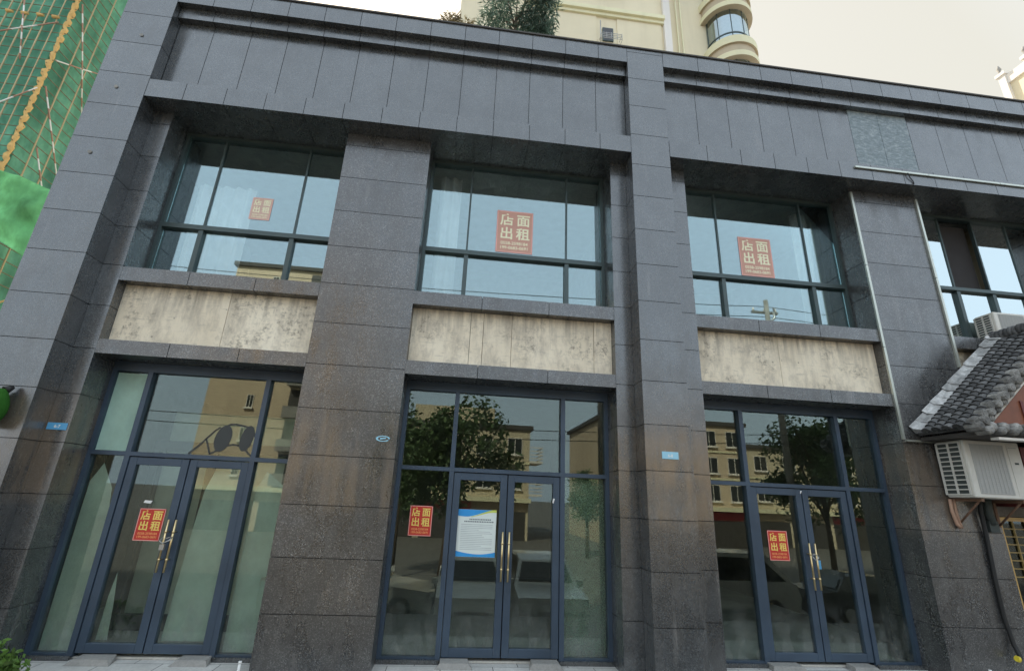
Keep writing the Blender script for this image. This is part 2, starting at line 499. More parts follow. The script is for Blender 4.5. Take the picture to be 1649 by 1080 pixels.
XF = None
class MB:
    """collects faces; each face has a material slot and a tone"""
    def __init__(self):
        self.v, self.f, self.mi, self.tn, self.sm = [], [], [], [], []
    def face(self, pts, mi=0, tone=1.0, smooth=False):
        i = len(self.v)
        self.v += [tuple(p) for p in pts]
        self.f.append(tuple(range(i, i + len(pts))))
        self.mi.append(mi); self.tn.append(tone); self.sm.append(smooth)
    def box(self, x0, x1, y0, y1, z0, z1, mi=0, tone=1.0, T=None):
        c = [(x0, y0, z0), (x1, y0, z0), (x1, y1, z0), (x0, y1, z0), (x0, y0, z1), (x1, y0, z1), (x1, y1, z1), (x0, y1, z1)]
        if T:
            c = [tuple(T @ Vector(p)) for p in c]
        i = len(self.v)
        self.v += c
        for q in ((0, 3, 2, 1), (4, 5, 6, 7), (0, 1, 5, 4), (1, 2, 6, 5), (2, 3, 7, 6), (3, 0, 4, 7)):
            self.f.append(tuple(i + k for k in q)); self.mi.append(mi); self.tn.append(tone); self.sm.append(False)
        return self
    def tube(self, pts, r, n=8, mi=0, tone=1.0, cap=True):
        pts = [Vector(p) for p in pts]
        rr = r if isinstance(r, (list, tuple)) else [r] * len(pts)
        base = len(self.v)
        prev = None
        for k, p in enumerate(pts):
            d = (pts[min(k + 1, len(pts) - 1)] - pts[max(k - 1, 0)]).normalized()
            a = d.orthogonal().normalized() if prev is None else (prev - d * prev.dot(d)).normalized()
            prev = a
            b = d.cross(a)
            for j in range(n):
                t = 2 * math.pi * j / n
                self.v.append(tuple(p + (a * math.cos(t) + b * math.sin(t)) * rr[k]))
        for k in range(len(pts) - 1):
            for j in range(n):
                a0 = base + k * n + j; a1 = base + k * n + (j + 1) % n
                self.f.append((a0, a1, a1 + n, a0 + n)); self.mi.append(mi); self.tn.append(tone); self.sm.append(True)
        if cap:
            self.f.append(tuple(base + j for j in range(n))[::-1]); self.mi.append(mi); self.tn.append(tone); self.sm.append(False)
            e = base + (len(pts) - 1) * n
            self.f.append(tuple(e + j for j in range(n))); self.mi.append(mi); self.tn.append(tone); self.sm.append(False)
        return self
    def prism_xz(self, poly, y0, y1, mi=0, tone=1.0):
        """extrude an outline in the XZ plane from y0 to y1 (poly counter-clockwise seen from -Y)"""
        self.face([(x, y0, z) for x, z in poly], mi, tone)
        self.face([(x, y1, z) for x, z in reversed(poly)], mi, tone)
        n = len(poly)
        for k in range(n):
            (xa, za), (xb, zb) = poly[k], poly[(k + 1) % n]
            self.face([(xa, y0, za), (xa, y1, za), (xb, y1, zb), (xb, y0, zb)], mi, tone)
        return self
    def build(self, name, mats, parent=None, bevel=0.0):
        if XF:
            self.v = [tuple(XF @ Vector(p)) for p in self.v]
        me = bpy.data.meshes.new(name)
        me.from_pydata(self.v, [], self.f)
        if not isinstance(mats, (list, tuple)):
            mats = [mats]
        for m in mats:
            me.materials.append(M[m] if isinstance(m, str) else m)
        me.polygons.foreach_set('material_index', self.mi)
        me.polygons.foreach_set('use_smooth', self.sm)
        at = me.attributes.new('tone', 'FLOAT_COLOR', 'FACE')
        buf = []
        for t in self.tn:
            if isinstance(t, tuple):
                buf += [t[0], t[1], t[2], 1.0]
            else:
                buf += [t, t, t, 1.0]
        at.data.foreach_set('color', buf)
        me.update()
        o = bpy.data.objects.new(name, me)
        col.objects.link(o)
        if parent:
            o.parent = parent
        if bevel:
            md = o.modifiers.new('bevel', 'BEVEL')
            md.width = bevel; md.segments = 2; md.limit_method = 'ANGLE'
        return o

def tag(o, label=None, cat=None, group=None, kind=None):
    if label: o['label'] = label
    if cat: o['category'] = cat
    if group: o['group'] = group
    if kind: o['kind'] = kind
    return o
def thing(name, label, cat, group=None, loc=(0, 0, 0)):
    o = bpy.data.objects.new(name, None)
    o.empty_display_size = 0.2
    o.location = loc
    col.objects.link(o)
    return tag(o, label, cat, group)
def text_obj(name, s, x, y, z, size, mat, parent, bold=0.0, sx=1.0, align='CENTER'):
    """lettering facing -Y whose centre line is at x, baseline at z"""
    cu = bpy.data.curves.new(name, 'FONT')
    cu.body = s
    cu.size = size
    cu.align_x = align
    cu.offset = bold
    cu.extrude = 0.0006
    t = bpy.data.objects.new(name + '_curve', cu)
    col.objects.link(t)
    dg = bpy.context.evaluated_depsgraph_get()
    me = bpy.data.meshes.new_from_object(t.evaluated_get(dg))
    bpy.data.objects.remove(t)
    me.transform(Matrix.Translation((x, y, z)) @ Matrix.Rotation(R(90), 4, 'X') @ Matrix.Diagonal((sx, 1, 1, 1)))
    me.materials.clear()
    me.materials.append(M[mat])
    o = bpy.data.objects.new(name, me)
    col.objects.link(o)
    if parent:
        o.parent = parent
    return o
rt = lambda a=0.14: 1.0 + random.uniform(-a, a)

# ------------------------------------------------------------------ ground
g = MB()
g.box(-60, 60, -0.38, 40, -0.4, 0.0)
tag(g.build('pavement', 'pavement'), kind='structure')
g = MB()
g.box(-60, 60, -1.7, -0.381, -0.4, -0.012)
tag(g.build('forecourt', 'asphalt'), kind='structure')
g = MB()
for k in range(4):
    g.box(-60, 60, -1.7 - 0.34 * (k + 1), -1.7 - 0.34 * k, -1.7, -0.28 * (k + 1))
tag(g.build('steps', 'concrete'), kind='structure')
g = MB()
g.face([(-600, -900, -1.4), (600, -900, -1.4), (600, -3.06, -1.4), (-600, -3.06, -1.4)])
tag(g.build('road', 'asphalt'), kind='structure')
g = MB()
g.face([(-700, 40, -0.05), (700, 40, -0.05), (700, 900, -0.05), (-700, 900, -0.05)])
tag(g.build('ground', 'concrete'), kind='structure')

# ------------------------------------------------------------------ the granite shop building
Z0, ZS, ZT = 0.0, 7.0, 9.13
bld = thing('commercial_building', 'two storey shop building faced in dark grey granite with tall glazed bays', 'building')
JZ = [0.56 + 0.566 * k for k in range(16)]
GAP = 0.008
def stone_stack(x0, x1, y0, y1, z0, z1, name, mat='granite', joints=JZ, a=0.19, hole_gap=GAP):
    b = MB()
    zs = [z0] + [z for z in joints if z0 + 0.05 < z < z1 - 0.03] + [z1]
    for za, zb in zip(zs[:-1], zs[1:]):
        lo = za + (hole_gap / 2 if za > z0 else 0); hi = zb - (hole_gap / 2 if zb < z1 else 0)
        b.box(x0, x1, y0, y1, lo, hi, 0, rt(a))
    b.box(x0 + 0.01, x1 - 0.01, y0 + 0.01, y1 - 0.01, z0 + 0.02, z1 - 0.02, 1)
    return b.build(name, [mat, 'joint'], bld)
YP = 0.30      # recessed pilaster plane
YW = 0.75      # glazing plane
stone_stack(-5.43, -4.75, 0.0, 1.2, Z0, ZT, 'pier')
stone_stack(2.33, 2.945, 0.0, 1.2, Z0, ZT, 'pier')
stone_stack(-2.0, -0.75, YP, 1.1, Z0, ZS - 0.002, 'pier', 'granite_rough')
stone_stack(6.2, 7.42, YP, 1.1, Z0, ZS - 0.002, 'pier', 'granite_rough')
stone_stack(-4.748, -4.5, YP, 1.1, Z0, ZS - 0.002, 'pilaster')
stone_stack(2.08, 2.328, YP, 1.1, Z0, ZS - 0.002, 'pilaster')
stone_stack(2.947, 3.31, YP, 1.1, Z0, ZS - 0.002, 'pilaster')
stone_stack(10.3, 11.6, YP, 1.1, Z0, ZS - 0.002, 'pier', 'granite_rough')

bays = [(-4.746, 2.328, [-4.746 + d for d in (0.0,)] + [-2.03 + 0.552 * k for k in range(-4, 8)]),
        (2.949, 16.0, [3.57 + 0.566 * k for k in range(22)])]
for x0, x1, js in bays:
    xs = sorted(set([x0] + [j for j in js if x0 + 0.1 < j < x1 - 0.1] + [x1]))
    lo, pa, s2, s1 = MB(), MB(), MB(), MB()
    for xa, xb in zip(xs[:-1], xs[1:]):
        a = xa + GAP / 2; c = xb - GAP / 2
        lo.box(a, c, 0.0, 0.9, ZS, 7.30, 0, rt(0.1))
        sc = 6.34 < (xa + xb) / 2 < 7.5
        pa.box(a, c, 0.20, 0.9, 7.302, 8.618, 2 if sc else 0, rt(0.12))
        s2.box(a, c, 0.10, 0.9, 8.62, 8.818, 0, rt(0.1))
        s1.box(a, c, 0.0, 0.9, 8.82, ZT, 0, rt(0.12))
    lo.box(x0, x1, 0.015, 0.88, ZS + 0.012, 7.29, 1)
    pa.box(x0, x1, 0.215, 0.88, 7.31, 8.61, 1)
    s2.box(x0, x1, 0.115, 0.88, 8.63, 8.81, 1)
    s1.box(x0, x1, 0.015, 0.88, 8.83, ZT - 0.01, 1)
    lo.build('fascia', ['granite', 'joint'], bld)
    pa.build('frieze', ['granite', 'joint', 'scraped'], bld)
    s2.build('cornice', ['granite', 'joint'], bld)
    s1.build('parapet', ['granite', 'joint'], bld)
MB().box(-5.45, 16.0, -0.02, 1.25, ZT + 0.002, ZT + 0.03).build('coping', 'roof_dark', bld)
# body of the building behind the stone: back, sides, roof, floor slab
b = MB()
b.box(-5.42, -5.2, 1.21, 9.0, 0, ZT - 0.3)
b.box(15.8, 16.0, 1.21, 9.0, 0, ZT - 0.3)
b.box(-5.19, 15.79, 8.8, 9.0, 0, ZT - 0.3)
b.build('wall', 'concrete', bld)
MB().box(-5.19, 15.79, 0.92, 8.79, 8.3, 8.6).build('roof', 'concrete', bld)
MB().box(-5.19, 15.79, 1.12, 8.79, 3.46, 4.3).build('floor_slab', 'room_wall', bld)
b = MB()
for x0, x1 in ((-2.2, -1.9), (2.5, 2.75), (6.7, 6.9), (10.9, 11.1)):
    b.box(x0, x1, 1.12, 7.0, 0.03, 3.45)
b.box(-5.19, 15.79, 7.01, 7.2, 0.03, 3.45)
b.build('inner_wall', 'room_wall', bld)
b = MB()
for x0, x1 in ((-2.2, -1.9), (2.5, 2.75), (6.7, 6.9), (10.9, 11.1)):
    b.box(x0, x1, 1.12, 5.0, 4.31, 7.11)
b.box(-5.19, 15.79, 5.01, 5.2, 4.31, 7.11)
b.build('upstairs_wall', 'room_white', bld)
MB().box(-5.19, 15.79, 0.72, 7.0, 0.004, 0.025).build('shop_floor', 'room_floor', bld)
MB().box(-5.19, 15.79, 0.95, 7.0, 7.12, 7.2).build('ceiling', 'room_white', bld)

# sills, spandrel boards
openings = [(-4.5, -2.0), (-0.75, 2.08), (3.31, 6.2), (7.42, 10.3)]
for i, (x0, x1) in enumerate(openings):
    w = (x1 - x0) / 3
    for (za, zb) in ((4.32, 4.51), (3.34, 3.52)):
        b = MB()
        for k in range(3):
            b.box(x0 + w * k + (0.004 if k else 0.001), x0 + w * (k + 1) - 0.004, YP + 0.002, 1.1, za, zb, 0, rt(0.15))
        b.box(x0 + 0.01, x1 - 0.01, YP + 0.02, 1.08, za + 0.02, zb - 0.02, 1)
        b.build('sill', ['granite_rough', 'joint'], bld)
seams = [[-3.16], [0.06, 0.24, 0.64, 1.82], [4.63], [8.4, 9.4]]
for (x0, x1), ss in zip(openings, seams):
    b = MB()
    xs = [x0] + ss + [x1]
    for k, (a, c) in enumerate(zip(xs[:-1], xs[1:])):
        dy = random.uniform(0, 0.012)
        b.box(a + 0.003, c - 0.003, 0.45 + dy, 0.60, 3.523, 4.318, 0, rt(0.08))
    b.box(x0 + 0.002, x1 - 0.002, 0.61, 1.0, 3.523, 4.318, 1)
    b.build('spandrel_board', ['board', 'joint'], bld)

# glazing
def bar(b, x0, x1, z0, z1, y0=YW - 0.05, y1=YW + 0.05):
    b.box(x0, x1, y0, y1, z0, z1)
def pane(parent, x0, x1, z0, z1, mat, y=YW):
    return MB().box(x0, x1, y + 0.004, y + 0.012, z0, z1).build('pane', mat, parent)

def upper_window(x0, x1, muls, rail=(5.35, 5.42), mats=None, fw=0.045):
    b = MB()
    zb, zt = 4.513, 6.998
    bar(b, x0, x0 + fw, zb, zt); bar(b, x1 - fw, x1, zb, zt)
    bar(b, x0 + fw, x1 - fw, zt - 0.05, zt); bar(b, x0 + fw, x1 - fw, zb, zb + 0.05)
    bar(b, x0 + fw, x1 - fw, rail[0], rail[1], YW - 0.065, YW + 0.05)
    for m in muls:
        bar(b, m - 0.032, m + 0.032, zb + 0.05, rail[0], YW - 0.048, YW + 0.048)
        bar(b, m - 0.014, m + 0.014, rail[1], zt - 0.05, YW - 0.012, YW + 0.048)
    f = b.build('window', 'frame_green', bld)
    xs = [x0 + fw] + list(muls) + [x1 - fw]
    for k, (a, c) in enumerate(zip(xs[:-1], xs[1:])):
        m1 = m2 = 'glass_up'
        if mats:
            m1, m2 = mats[k]
        if m1:
            p = pane(f, a + 0.001, c - 0.001, rail[1] - 0.02, zt - 0.03, m1)
        p = pane(f, a + 0.001, c - 0.001, zb + 0.02, rail[0] + 0.02, m2)
    return f
upper_window(-4.499, -2.001, [-3.92, -2.655])
upper_window(-0.749, 2.079, [-0.085, 1.475])
upper_window(3.311, 6.199, [4.045, 5.60])
upper_window(7.421, 10.299, [8.27, 8.95, 9.63], (5.52, 5.58),
             [('glass_mirror', 'glass_mirror'), (None, 'glass_mirror'), ('glass_mirror', 'glass_mirror'), ('glass_mirror', 'glass_mirror')], 0.06)

def shopfront(x0, x1, m1, m2, split):
    fw = 0.05
    b = MB()
    zt = 3.339
    bar(b, x0, x0 + fw, 0.026, zt); bar(b, x1 - fw, x1, 0.026, zt)
    bar(b, x0 + fw, x1 - fw, 3.22, zt)
    bar(b, x0 + fw, x1 - fw, 2.165, 2.215, YW - 0.062, YW + 0.05)
    for m in (m1, m2):
        bar(b, m - 0.03, m + 0.03, 0.026, 2.165, YW - 0.06, YW + 0.048)
        bar(b, m - 0.03, m + 0.03, 2.215, 3.22, YW - 0.06, YW + 0.048)
    bar(b, x0 + fw, m1 - 0.03, 0.026, 0.06); bar(b, m2 + 0.03, x1 - fw, 0.026, 0.06)
    f = b.build('shopfront', 'frame_blue', bld)
    for a, c in ((x0 + fw, m1 - 0.03), (m1 + 0.03, m2 - 0.03), (m2 + 0.03, x1 - fw)):
        pane(f, a - 0.01, c + 0.01, 2.205, 3.23, 'glass_low')
    for a, c in ((x0 + fw, m1 - 0.03), (m2 + 0.03, x1 - fw)):
        pane(f, a - 0.01, c + 0.01, 0.05, 2.175, 'glass_low')
    for side, (a, c) in enumerate(((m1 + 0.036, split - 0.006), (split + 0.006, m2 - 0.036))):
        d = MB()
        y0, y1 = YW - 0.045, YW + 0.035
        st = 0.088
        d.box(a, a + st, y0, y1, 0.06, 2.155); d.box(c - st, c, y0, y1, 0.06, 2.155)
        d.box(a + st, c - st, y0, y1, 0.06, 0.155); d.box(a + st, c - st, y0, y1, 2.065, 2.155)
        leaf = d.build('door', 'frame_blue', bld, 0.004)
        pane(leaf, a + st - 0.01, c - st + 0.01, 0.145, 2.075, 'glass_low', YW - 0.012)
        hx = split + (-0.042 if side == 0 else 0.042)
        h = MB()
        h.tube([(hx, y0 - 0.06, 0.885), (hx, y0 - 0.06, 1.455)], 0.0125, 10)
        for hz in (1.02, 1.32):
            h.tube([(hx, y0 - 0.06, hz), (hx, y0 + 0.002, hz)], 0.008, 8)
            h.tube([(hx, y0 - 0.06, hz - 0.012), (hx, y0 - 0.06, hz + 0.012)], 0.0165, 10)
        h.build('handle', 'brass', leaf)
    g = MB().box(split - 0.0055, split + 0.0055, YW - 0.02, YW + 0.02, 0.06, 2.155)
    g.build('door_gasket', 'gasket', f)
    # granite curb under the fixed lights
    for a, c in ((x0 + 0.002, m1 + 0.02), (m2 - 0.02, x1 - 0.002)):
        MB().box(a, c, YW - 0.10, YW - 0.064, 0.001, 0.045, 0, 0.9).build('curb', 'granite', f)
    return f
shopfront(-4.499, -2.001, -4.03, -2.555, -3.295)
shopfront(-0.749, 2.079, -0.045, 1.435, 0.70)
shopfront(3.311, 6.199, 4.065, 5.57, 4.86)

# stone ramps under the door leaves
stops = [(-3.90, -3.54, 'stone wedge under the left leaf of the leftmost glass doors'),
         (-2.86, -2.54, 'stone wedge under the right leaf of the leftmost glass doors'),
         (-0.02, 0.32, 'stone wedge below the door leaf that carries the white notice'),
         (1.05, 1.39, 'stone wedge under the right leaf of the middle glass doors'),
         (4.05, 4.46, 'stone wedge under the left leaf of the rightmost glass doors'),
         (5.12, 5.44, 'stone wedge under the right leaf of the rightmost glass doors')]
for x0, x1, lb in stops:
    b = MB()
    ta, tb = random.uniform(0.02, 0.05), random.uniform(0.02, 0.05)
    y0 = 0.50 + random.uniform(-0.02, 0.02); y1 = 0.695
    lo = [(x0 - ta, y0, 0.001), (x1 + tb, y0, 0.001), (x1, y1, 0.001), (x0, y1, 0.001)]
    hi = [(x0 + 0.01, y0 + 0.05, 0.05), (x1 - 0.01, y0 + 0.05, 0.05), (x1 - 0.01, y1, 0.056), (x0 + 0.01, y1, 0.056)]
    b.face(lo[::-1]); b.face(hi)
    for k in range(4):
        b.face([lo[k], lo[(k + 1) % 4], hi[(k + 1) % 4], hi[k]])
    tag(b.build('door_wedge', 'concrete', None, 0.004), lb, 'door wedge', 'stone wedges under the shop doors')

# inner partition of the left shop, seen through its door
t = thing('inner_partition', 'dark framed inner glass partition standing inside the left shop behind its doors', 'partition')
b = MB()
for x in (-4.3, -3.86, -3.52, -2.45):
    b.box(x - 0.045, x + 0.045, 1.75, 1.83, 0.036, 2.3)
b.box(-4.35, -2.4, 1.74, 1.84, 2.301, 2.45); b.box(-4.25, -2.5, 1.76, 1.82, 0.036, 0.22)
b.build('frame', 'plastic_dark', t)
MB().box(-4.3, -2.45, 2.0, 2.04, 0.03, 2.9).build('back_panel', 'room_green', t)
MB().box(-4.4, -2.3, 0.85, 1.72, 0.026, 0.034).build('floor_sheet', 'room_floor', t)

# films hanging behind the glass of the left shop
def sheet(name, poly, y, mat, label, cat, group=None, th=0.002):
    o = MB().prism_xz(poly, y, y + th).build(name, mat)
    return tag(o, label, cat, group)
FG = 'loose films behind the left shopfront'
sheet('film_sheet', [(-4.44, 0.04), (-4.11, 0.04), (-4.105, 0.9), (-4.12, 1.45), (-4.17, 1.78), (-4.34, 2.07), (-4.44, 1.85), (-4.445, 1.5)], 0.815, 'film',
      'pale green pointed film sheet behind the left sidelight of the leftmost shopfront', 'film', FG)
sheet('film_sheet', [(-3.19, 0.16), (-2.67, 0.16), (-2.67, 1.0), (-2.66, 2.06), (-2.76, 1.98), (-2.92, 2.05), (-3.02, 2.03), (-3.09, 1.8), (-3.13, 1.31)], 0.815, 'film',
      'wide pale green film sheet behind the right door leaf of the leftmost shopfront', 'film', FG)
sheet('film_sheet', [(-2.50, 0.04), (-2.06, 0.04), (-2.06, 1.7), (-2.16, 1.89), (-2.39, 2.06), (-2.49, 1.8)], 0.815, 'film',
      'pale green pointed film sheet behind the right sidelight of the leftmost shopfront', 'film', FG)
sheet('film_sheet', [(-3.88, 0.16), (-3.76, 0.16), (-3.79, 0.5), (-3.84, 0.86), (-3.87, 0.6)], 0.815, 'film',
      'narrow torn film strip low behind the left door leaf of the leftmost shopfront', 'film', FG)
sheet('film_sheet', [(-4.45, 2.22), (-4.065, 2.22), (-4.065, 3.2), (-4.45, 3.2)], 0.7505, 'film_mint',
      'opaque mint green film filling the small pane above the left sidelight', 'film')
sheet('film_sheet', [(1.47, 0.06), (2.03, 0.06), (2.03, 2.16), (1.47, 2.16)], 0.815, 'film_speck',
      'speckled dull green film behind the right sidelight of the middle shopfront', 'film')

# spectacles decal
t = thing('glass_decal', 'dark round spectacles drawing stuck on the glass above the leftmost doors', 'decal')
yd = YW + 0.001
def ell(cx, cz, rx, rz, sk, n=20):
    return [(cx + rx * math.cos(2 * math.pi * k / n) + sk * math.sin(2 * math.pi * k / n), cz + rz * math.sin(2 * math.pi * k / n)) for k in range(n)]
for e in (ell(-2.99, 2.435, 0.10, 0.17, 0.02), ell(-2.70, 2.45, 0.08, 0.165, 0.02)):
    MB().prism_xz(e, yd, yd + 0.002).build('lens', 'decal', t)
def strip(pts, w):
    b = MB()
    for (xa, za), (xb, zb) in zip(pts[:-1], pts[1:]):
        d = Vector((xb - xa, 0, zb - za)).normalized(); n = Vector((-d.z, 0, d.x)) * w / 2
        b.prism_xz([(xa - n.x - d.x * .004, za - n.z - d.z * .004), (xb - n.x + d.x * .004, zb - n.z + d.z * .004), (xb + n.x + d.x * .004, zb + n.z + d.z * .004), (xa + n.x - d.x * .004, za + n.z - d.z * .004)][::1], yd + 0.0003, yd + 0.0016)
    b.build('frame_line', 'decal', t)
strip([(-2.99, 2.585), (-2.93, 2.615), (-2.86, 2.62), (-2.77, 2.605), (-2.7, 2.59)], 0.022)
strip([(-3.05, 2.57), (-3.10, 2.53), (-3.19, 2.42), (-3.26, 2.33), (-3.36, 2.225)], 0.022)
strip([(-3.185, 2.41), (-3.11, 2.235), (-3.02, 2.29)], 0.02)
strip([(-2.92, 2.345), (-2.85, 2.365), (-2.79, 2.355), (-2.70, 2.31), (-2.60, 2.225)], 0.02)
strip([(-2.68, 2.58), (-2.63, 2.53), (-2.595, 2.46)], 0.022)


# for-rent posters: shop face to let
def poster(x0, x1, z0, z1, y, label, paled=False):
    w, h = x1 - x0, z1 - z0
    s = w / 0.285
    p = MB().box(x0, x1, y, y + 0.0015, z0, z1).build('for_rent_poster', paled if paled else 'red')
    tag(p, label, 'poster', 'red for rent posters on the glass')
    e = 0.009 * s
    b = MB()
    yb = y - 0.0012
    i = 0.006 * s
    b.box(x0 + i, x1 - i, yb, y - 0.0002, z1 - e, z1 - i * 0.3); b.box(x0 + i, x1 - i, yb, y - 0.0002, z0 + i * 0.3, z0 + e)
    b.box(x0 + i * 0.3, x0 + e, yb, y - 0.0002, z0 + i * 0.3, z1 - i * 0.3); b.box(x1 - e, x1 - i * 0.3, yb, y - 0.0002, z0 + i * 0.3, z1 - i * 0.3)
    b.build('border', 'pink', p)
    cs = w * 0.385
    for ch, fx, fz in (('店', 0.28, 0.675), ('面', 0.73, 0.675), ('出', 0.28, 0.345), ('租', 0.73, 0.345)):
        text_obj('lettering', ch, x0 + w * fx, y - 0.001, z0 + h * fz, cs, 'pale_yellow' if paled else 'yellow', p, 0.0022 * s, 1.0)
    for s_, fz in (('0558-2598184', 0.19), ('199-0683-0691', 0.085)):
        text_obj('phone_number', s_, x0 + w / 2, y - 0.001, z0 + h * fz, w * 0.125, 'pale_yellow' if paled else 'orange', p, 0.0006 * s, 1.02)
    return p
yo = YW + 0.0005
poster(-3.735, -3.44, 1.205, 1.565, YW - 0.0115, 'red for rent poster on the left leaf of the leftmost glass doors')
poster(-0.535, -0.25, 1.365, 1.725, yo, 'red for rent poster on the sidelight left of the middle doors')
poster(4.295, 4.58, 1.22, 1.595, YW - 0.0115, 'red for rent poster on the left leaf of the rightmost doors')
poster(-3.345, -3.05, 5.635, 6.01, YW + 0.0005, 'small faded for rent poster on the leftmost upstairs window', 'red_faint')
poster(0.355, 0.935, 5.475, 6.22, YW + 0.0005, 'large for rent poster on the middle upstairs window between two pillars', 'red_veiled')
poster(4.40, 4.975, 5.46, 6.175, YW + 0.0005, 'large for rent poster on the upstairs window beside the light metal strip', 'red_veiled')

# blue and white notice on the middle door
nx0, nx1, nz0, nz1 = 0.08, 0.575, 1.145, 1.705
ny = YW - 0.0125
p = MB().box(nx0, nx1, ny, ny + 0.0015, nz0, nz1).build('notice_poster', 'paper')
tag(p, 'white notice with blue wavy header and footer on the middle glass door', 'notice')
def wave(fa, fb, z_edge, name, mat, dy, x0=nx0, x1=nx1, n=24):
    b = MB()
    for k in range(n):
        xa = x0 + (x1 - x0) * k / n; xb = x0 + (x1 - x0) * (k + 1) / n
        za, zb = fa((xa - nx0) / (nx1 - nx0)), fa((xb - nx0) / (nx1 - nx0))
        ta, tb = fb((xa - nx0) / (nx1 - nx0)), fb((xb - nx0) / (nx1 - nx0))
        b.prism_xz([(xa, za), (xb, zb), (xb, tb), (xa, ta)], ny - dy, ny - dy + 0.0005)
    return b.build(name, mat, p)
top = lambda u: nz1 - 0.001
hb = lambda u: nz1 - 0.078 + 0.058 * (3 * u * u - 2 * u ** 3) - 0.018 * math.sin(u * math.pi * 1.6)
wave(hb, top, 0, 'header', 'sky_blue', 0.0008)
wave(lambda u: hb(u) - 0.012 - 0.03 * max(0, u - 0.45), lambda u: hb(u) - 0.004 + 0.02 * max(0, u - 0.5), 0, 'header_stripe', 'print_green', 0.0014, nx0 + 0.17, nx1)
fb_ = lambda u: nz0 + 0.066 - 0.055 * math.sin(u * math.pi * 0.62) + 0.045 * u * u
wave(lambda u: nz0 + 0.001, fb_, 0, 'footer', 'sky_blue', 0.0008)
b = MB()
rn = random.Random(3)
for zc, a0, a1, hh in ((nz1 - 0.118, 0.30, 0.84, 0.016), (nz1 - 0.145, 0.17, 0.90, 0.016)):
    x = nx0 + 0.495 * a0
    while x < nx0 + 0.495 * a1:
        wdt = rn.uniform(0.012, 0.02)
        b.box(x, x + wdt, ny - 0.0009, ny - 0.0003, zc - hh / 2, zc + hh / 2)
        x += wdt + 0.006
b.build('title_line', 'ink', p)
b = MB()
for k in range(15):
    zc = nz1 - 0.18 - 0.021 * k
    b.box(nx0 + 0.045, nx1 - 0.045 - rn.random() * 0.2 * (rn.random() < 0.4), ny - 0.0009, ny - 0.0003, zc - 0.004, zc + 0.004)
b.build('text_line', 'ink_pale', p)

# small tags
tag(MB().box(4.925, 5.02, YW - 0.0135, YW - 0.0115, 1.13, 1.24).build('door_sticker', 'plate_blue'), 'small blue sticker beside the right handle of the rightmost doors', 'sticker')
t = tag(MB().box(-4.735, -4.52, YP - 0.008, YP - 0.001, 2.395, 2.475).build('number_plate', 'plate_blue', None, 0.003), 'blue number plate on the stained pilaster left of the leftmost doors', 'number plate')
text_obj('lettering', '6-7', -4.625, YP - 0.0085, 2.418, 0.05, 'white', t, 0.001)
t = tag(MB().box(2.54, 2.755, -0.008, -0.001, 2.405, 2.495).build('number_plate', 'plate_pale', None, 0.003), 'faded pale blue number plate on the central granite pier', 'number plate')
text_obj('lettering', '6-8', 2.648, -0.0085, 2.43, 0.05, 'white', t, 0.001)

for x0, x1, z0, z1, lb in ((-3.70, -3.60, 1.63, 1.655, 'small white tape scrap above the red poster on the leftmost door'),
                           (1.30, 1.335, 1.83, 1.88, 'tiny white paper flake on the right stile of the middle doors'),
                           (4.835, 4.865, 2.10, 2.13, 'tiny white scrap at the head of the rightmost doors')):
    tag(MB().prism_xz([(x0, z0), (x1 - 0.02, z0 - 0.008), (x1, z1), (x0 + 0.01, z1 + 0.004)], YW - 0.049, YW - 0.047).build('tape_scrap', 'white'), lb, 'scrap')
b = MB()
for k in range(22):
    t0, t1 = 2 * math.pi * k / 24, 2 * math.pi * (k + 1) / 24
    q = lambda a, r: (-0.92 + 0.085 * r * math.cos(a), 2.495 + 0.035 * r * math.sin(a))
    b.prism_xz([q(t0, 0.72), q(t0, 1.0), q(t1, 1.05), q(t1, 0.74)][::-1], YP - 0.003, YP - 0.0015)
b.prism_xz([(-0.955, 2.485), (-0.885, 2.495), (-0.885, 2.51), (-0.955, 2.503)], YP - 0.003, YP - 0.0015)
tag(b.build('oval_mark', 'plate_pale'), 'pale blue oval paint mark on the wide pillar left of the middle doors', 'paint mark')

# light metal strips
def strip_thing(pts, label, r=0.018):
    t = thing('trim_strip', label, 'metal strip', 'light metal strips on the granite')
    for a, c in zip(pts[:-1], pts[1:]):
        a, c = Vector(a), Vector(c)
        L = (c - a).length
        n = max(1, round(L / 1.3))
        for k in range(n):
            p0 = a.lerp(c, k / n) ; p1 = a.lerp(c, (k + 1) / n)
            d = (p1 - p0).normalized() * 0.004
            lo = p0 + d; hi = p1 - d
            MB().box(min(lo.x, hi.x) - r * (abs(d.x) < 1e-5), max(lo.x, hi.x) + r * (abs(d.x) < 1e-5), lo.y - 0.028, lo.y,
                     min(lo.z, hi.z) - r * (abs(d.z) < 1e-5), max(lo.z, hi.z) + r * (abs(d.z) < 1e-5)).build('channel', 'trim_metal', t)
    return t
strip_thing([(6.215, YP - 0.001, 6.95), (6.215, YP - 0.001, 2.87)], 'long vertical metal strip on the left edge of the rightmost granite pillar')
strip_thing([(7.405, YP - 0.001, 6.95), (7.405, YP - 0.001, 4.0)], 'vertical metal strip ending above the tiled canopy, on the pillar edge')
strip_thing([(6.24, YP - 0.001, 2.86), (6.75, YP - 0.001, 2.86)], 'short horizontal metal strip running to the tiled canopy eave', 0.012)
strip_thing([(6.09, -0.001, 7.21), (14.0, -0.001, 7.21)], 'long horizontal metal strip on the fascia below the scraped slabs', 0.016)
b = MB()
b.tube([(7.02, -0.03, 7.2), (7.05, -0.02, 7.12), (7.1, -0.012, 7.06), (7.11, -0.008, 7.01)], 0.008, 6)
tag(b.build('loose_wire', 'rubber'), 'short black wire dangling from the metal strip on the fascia', 'wire')

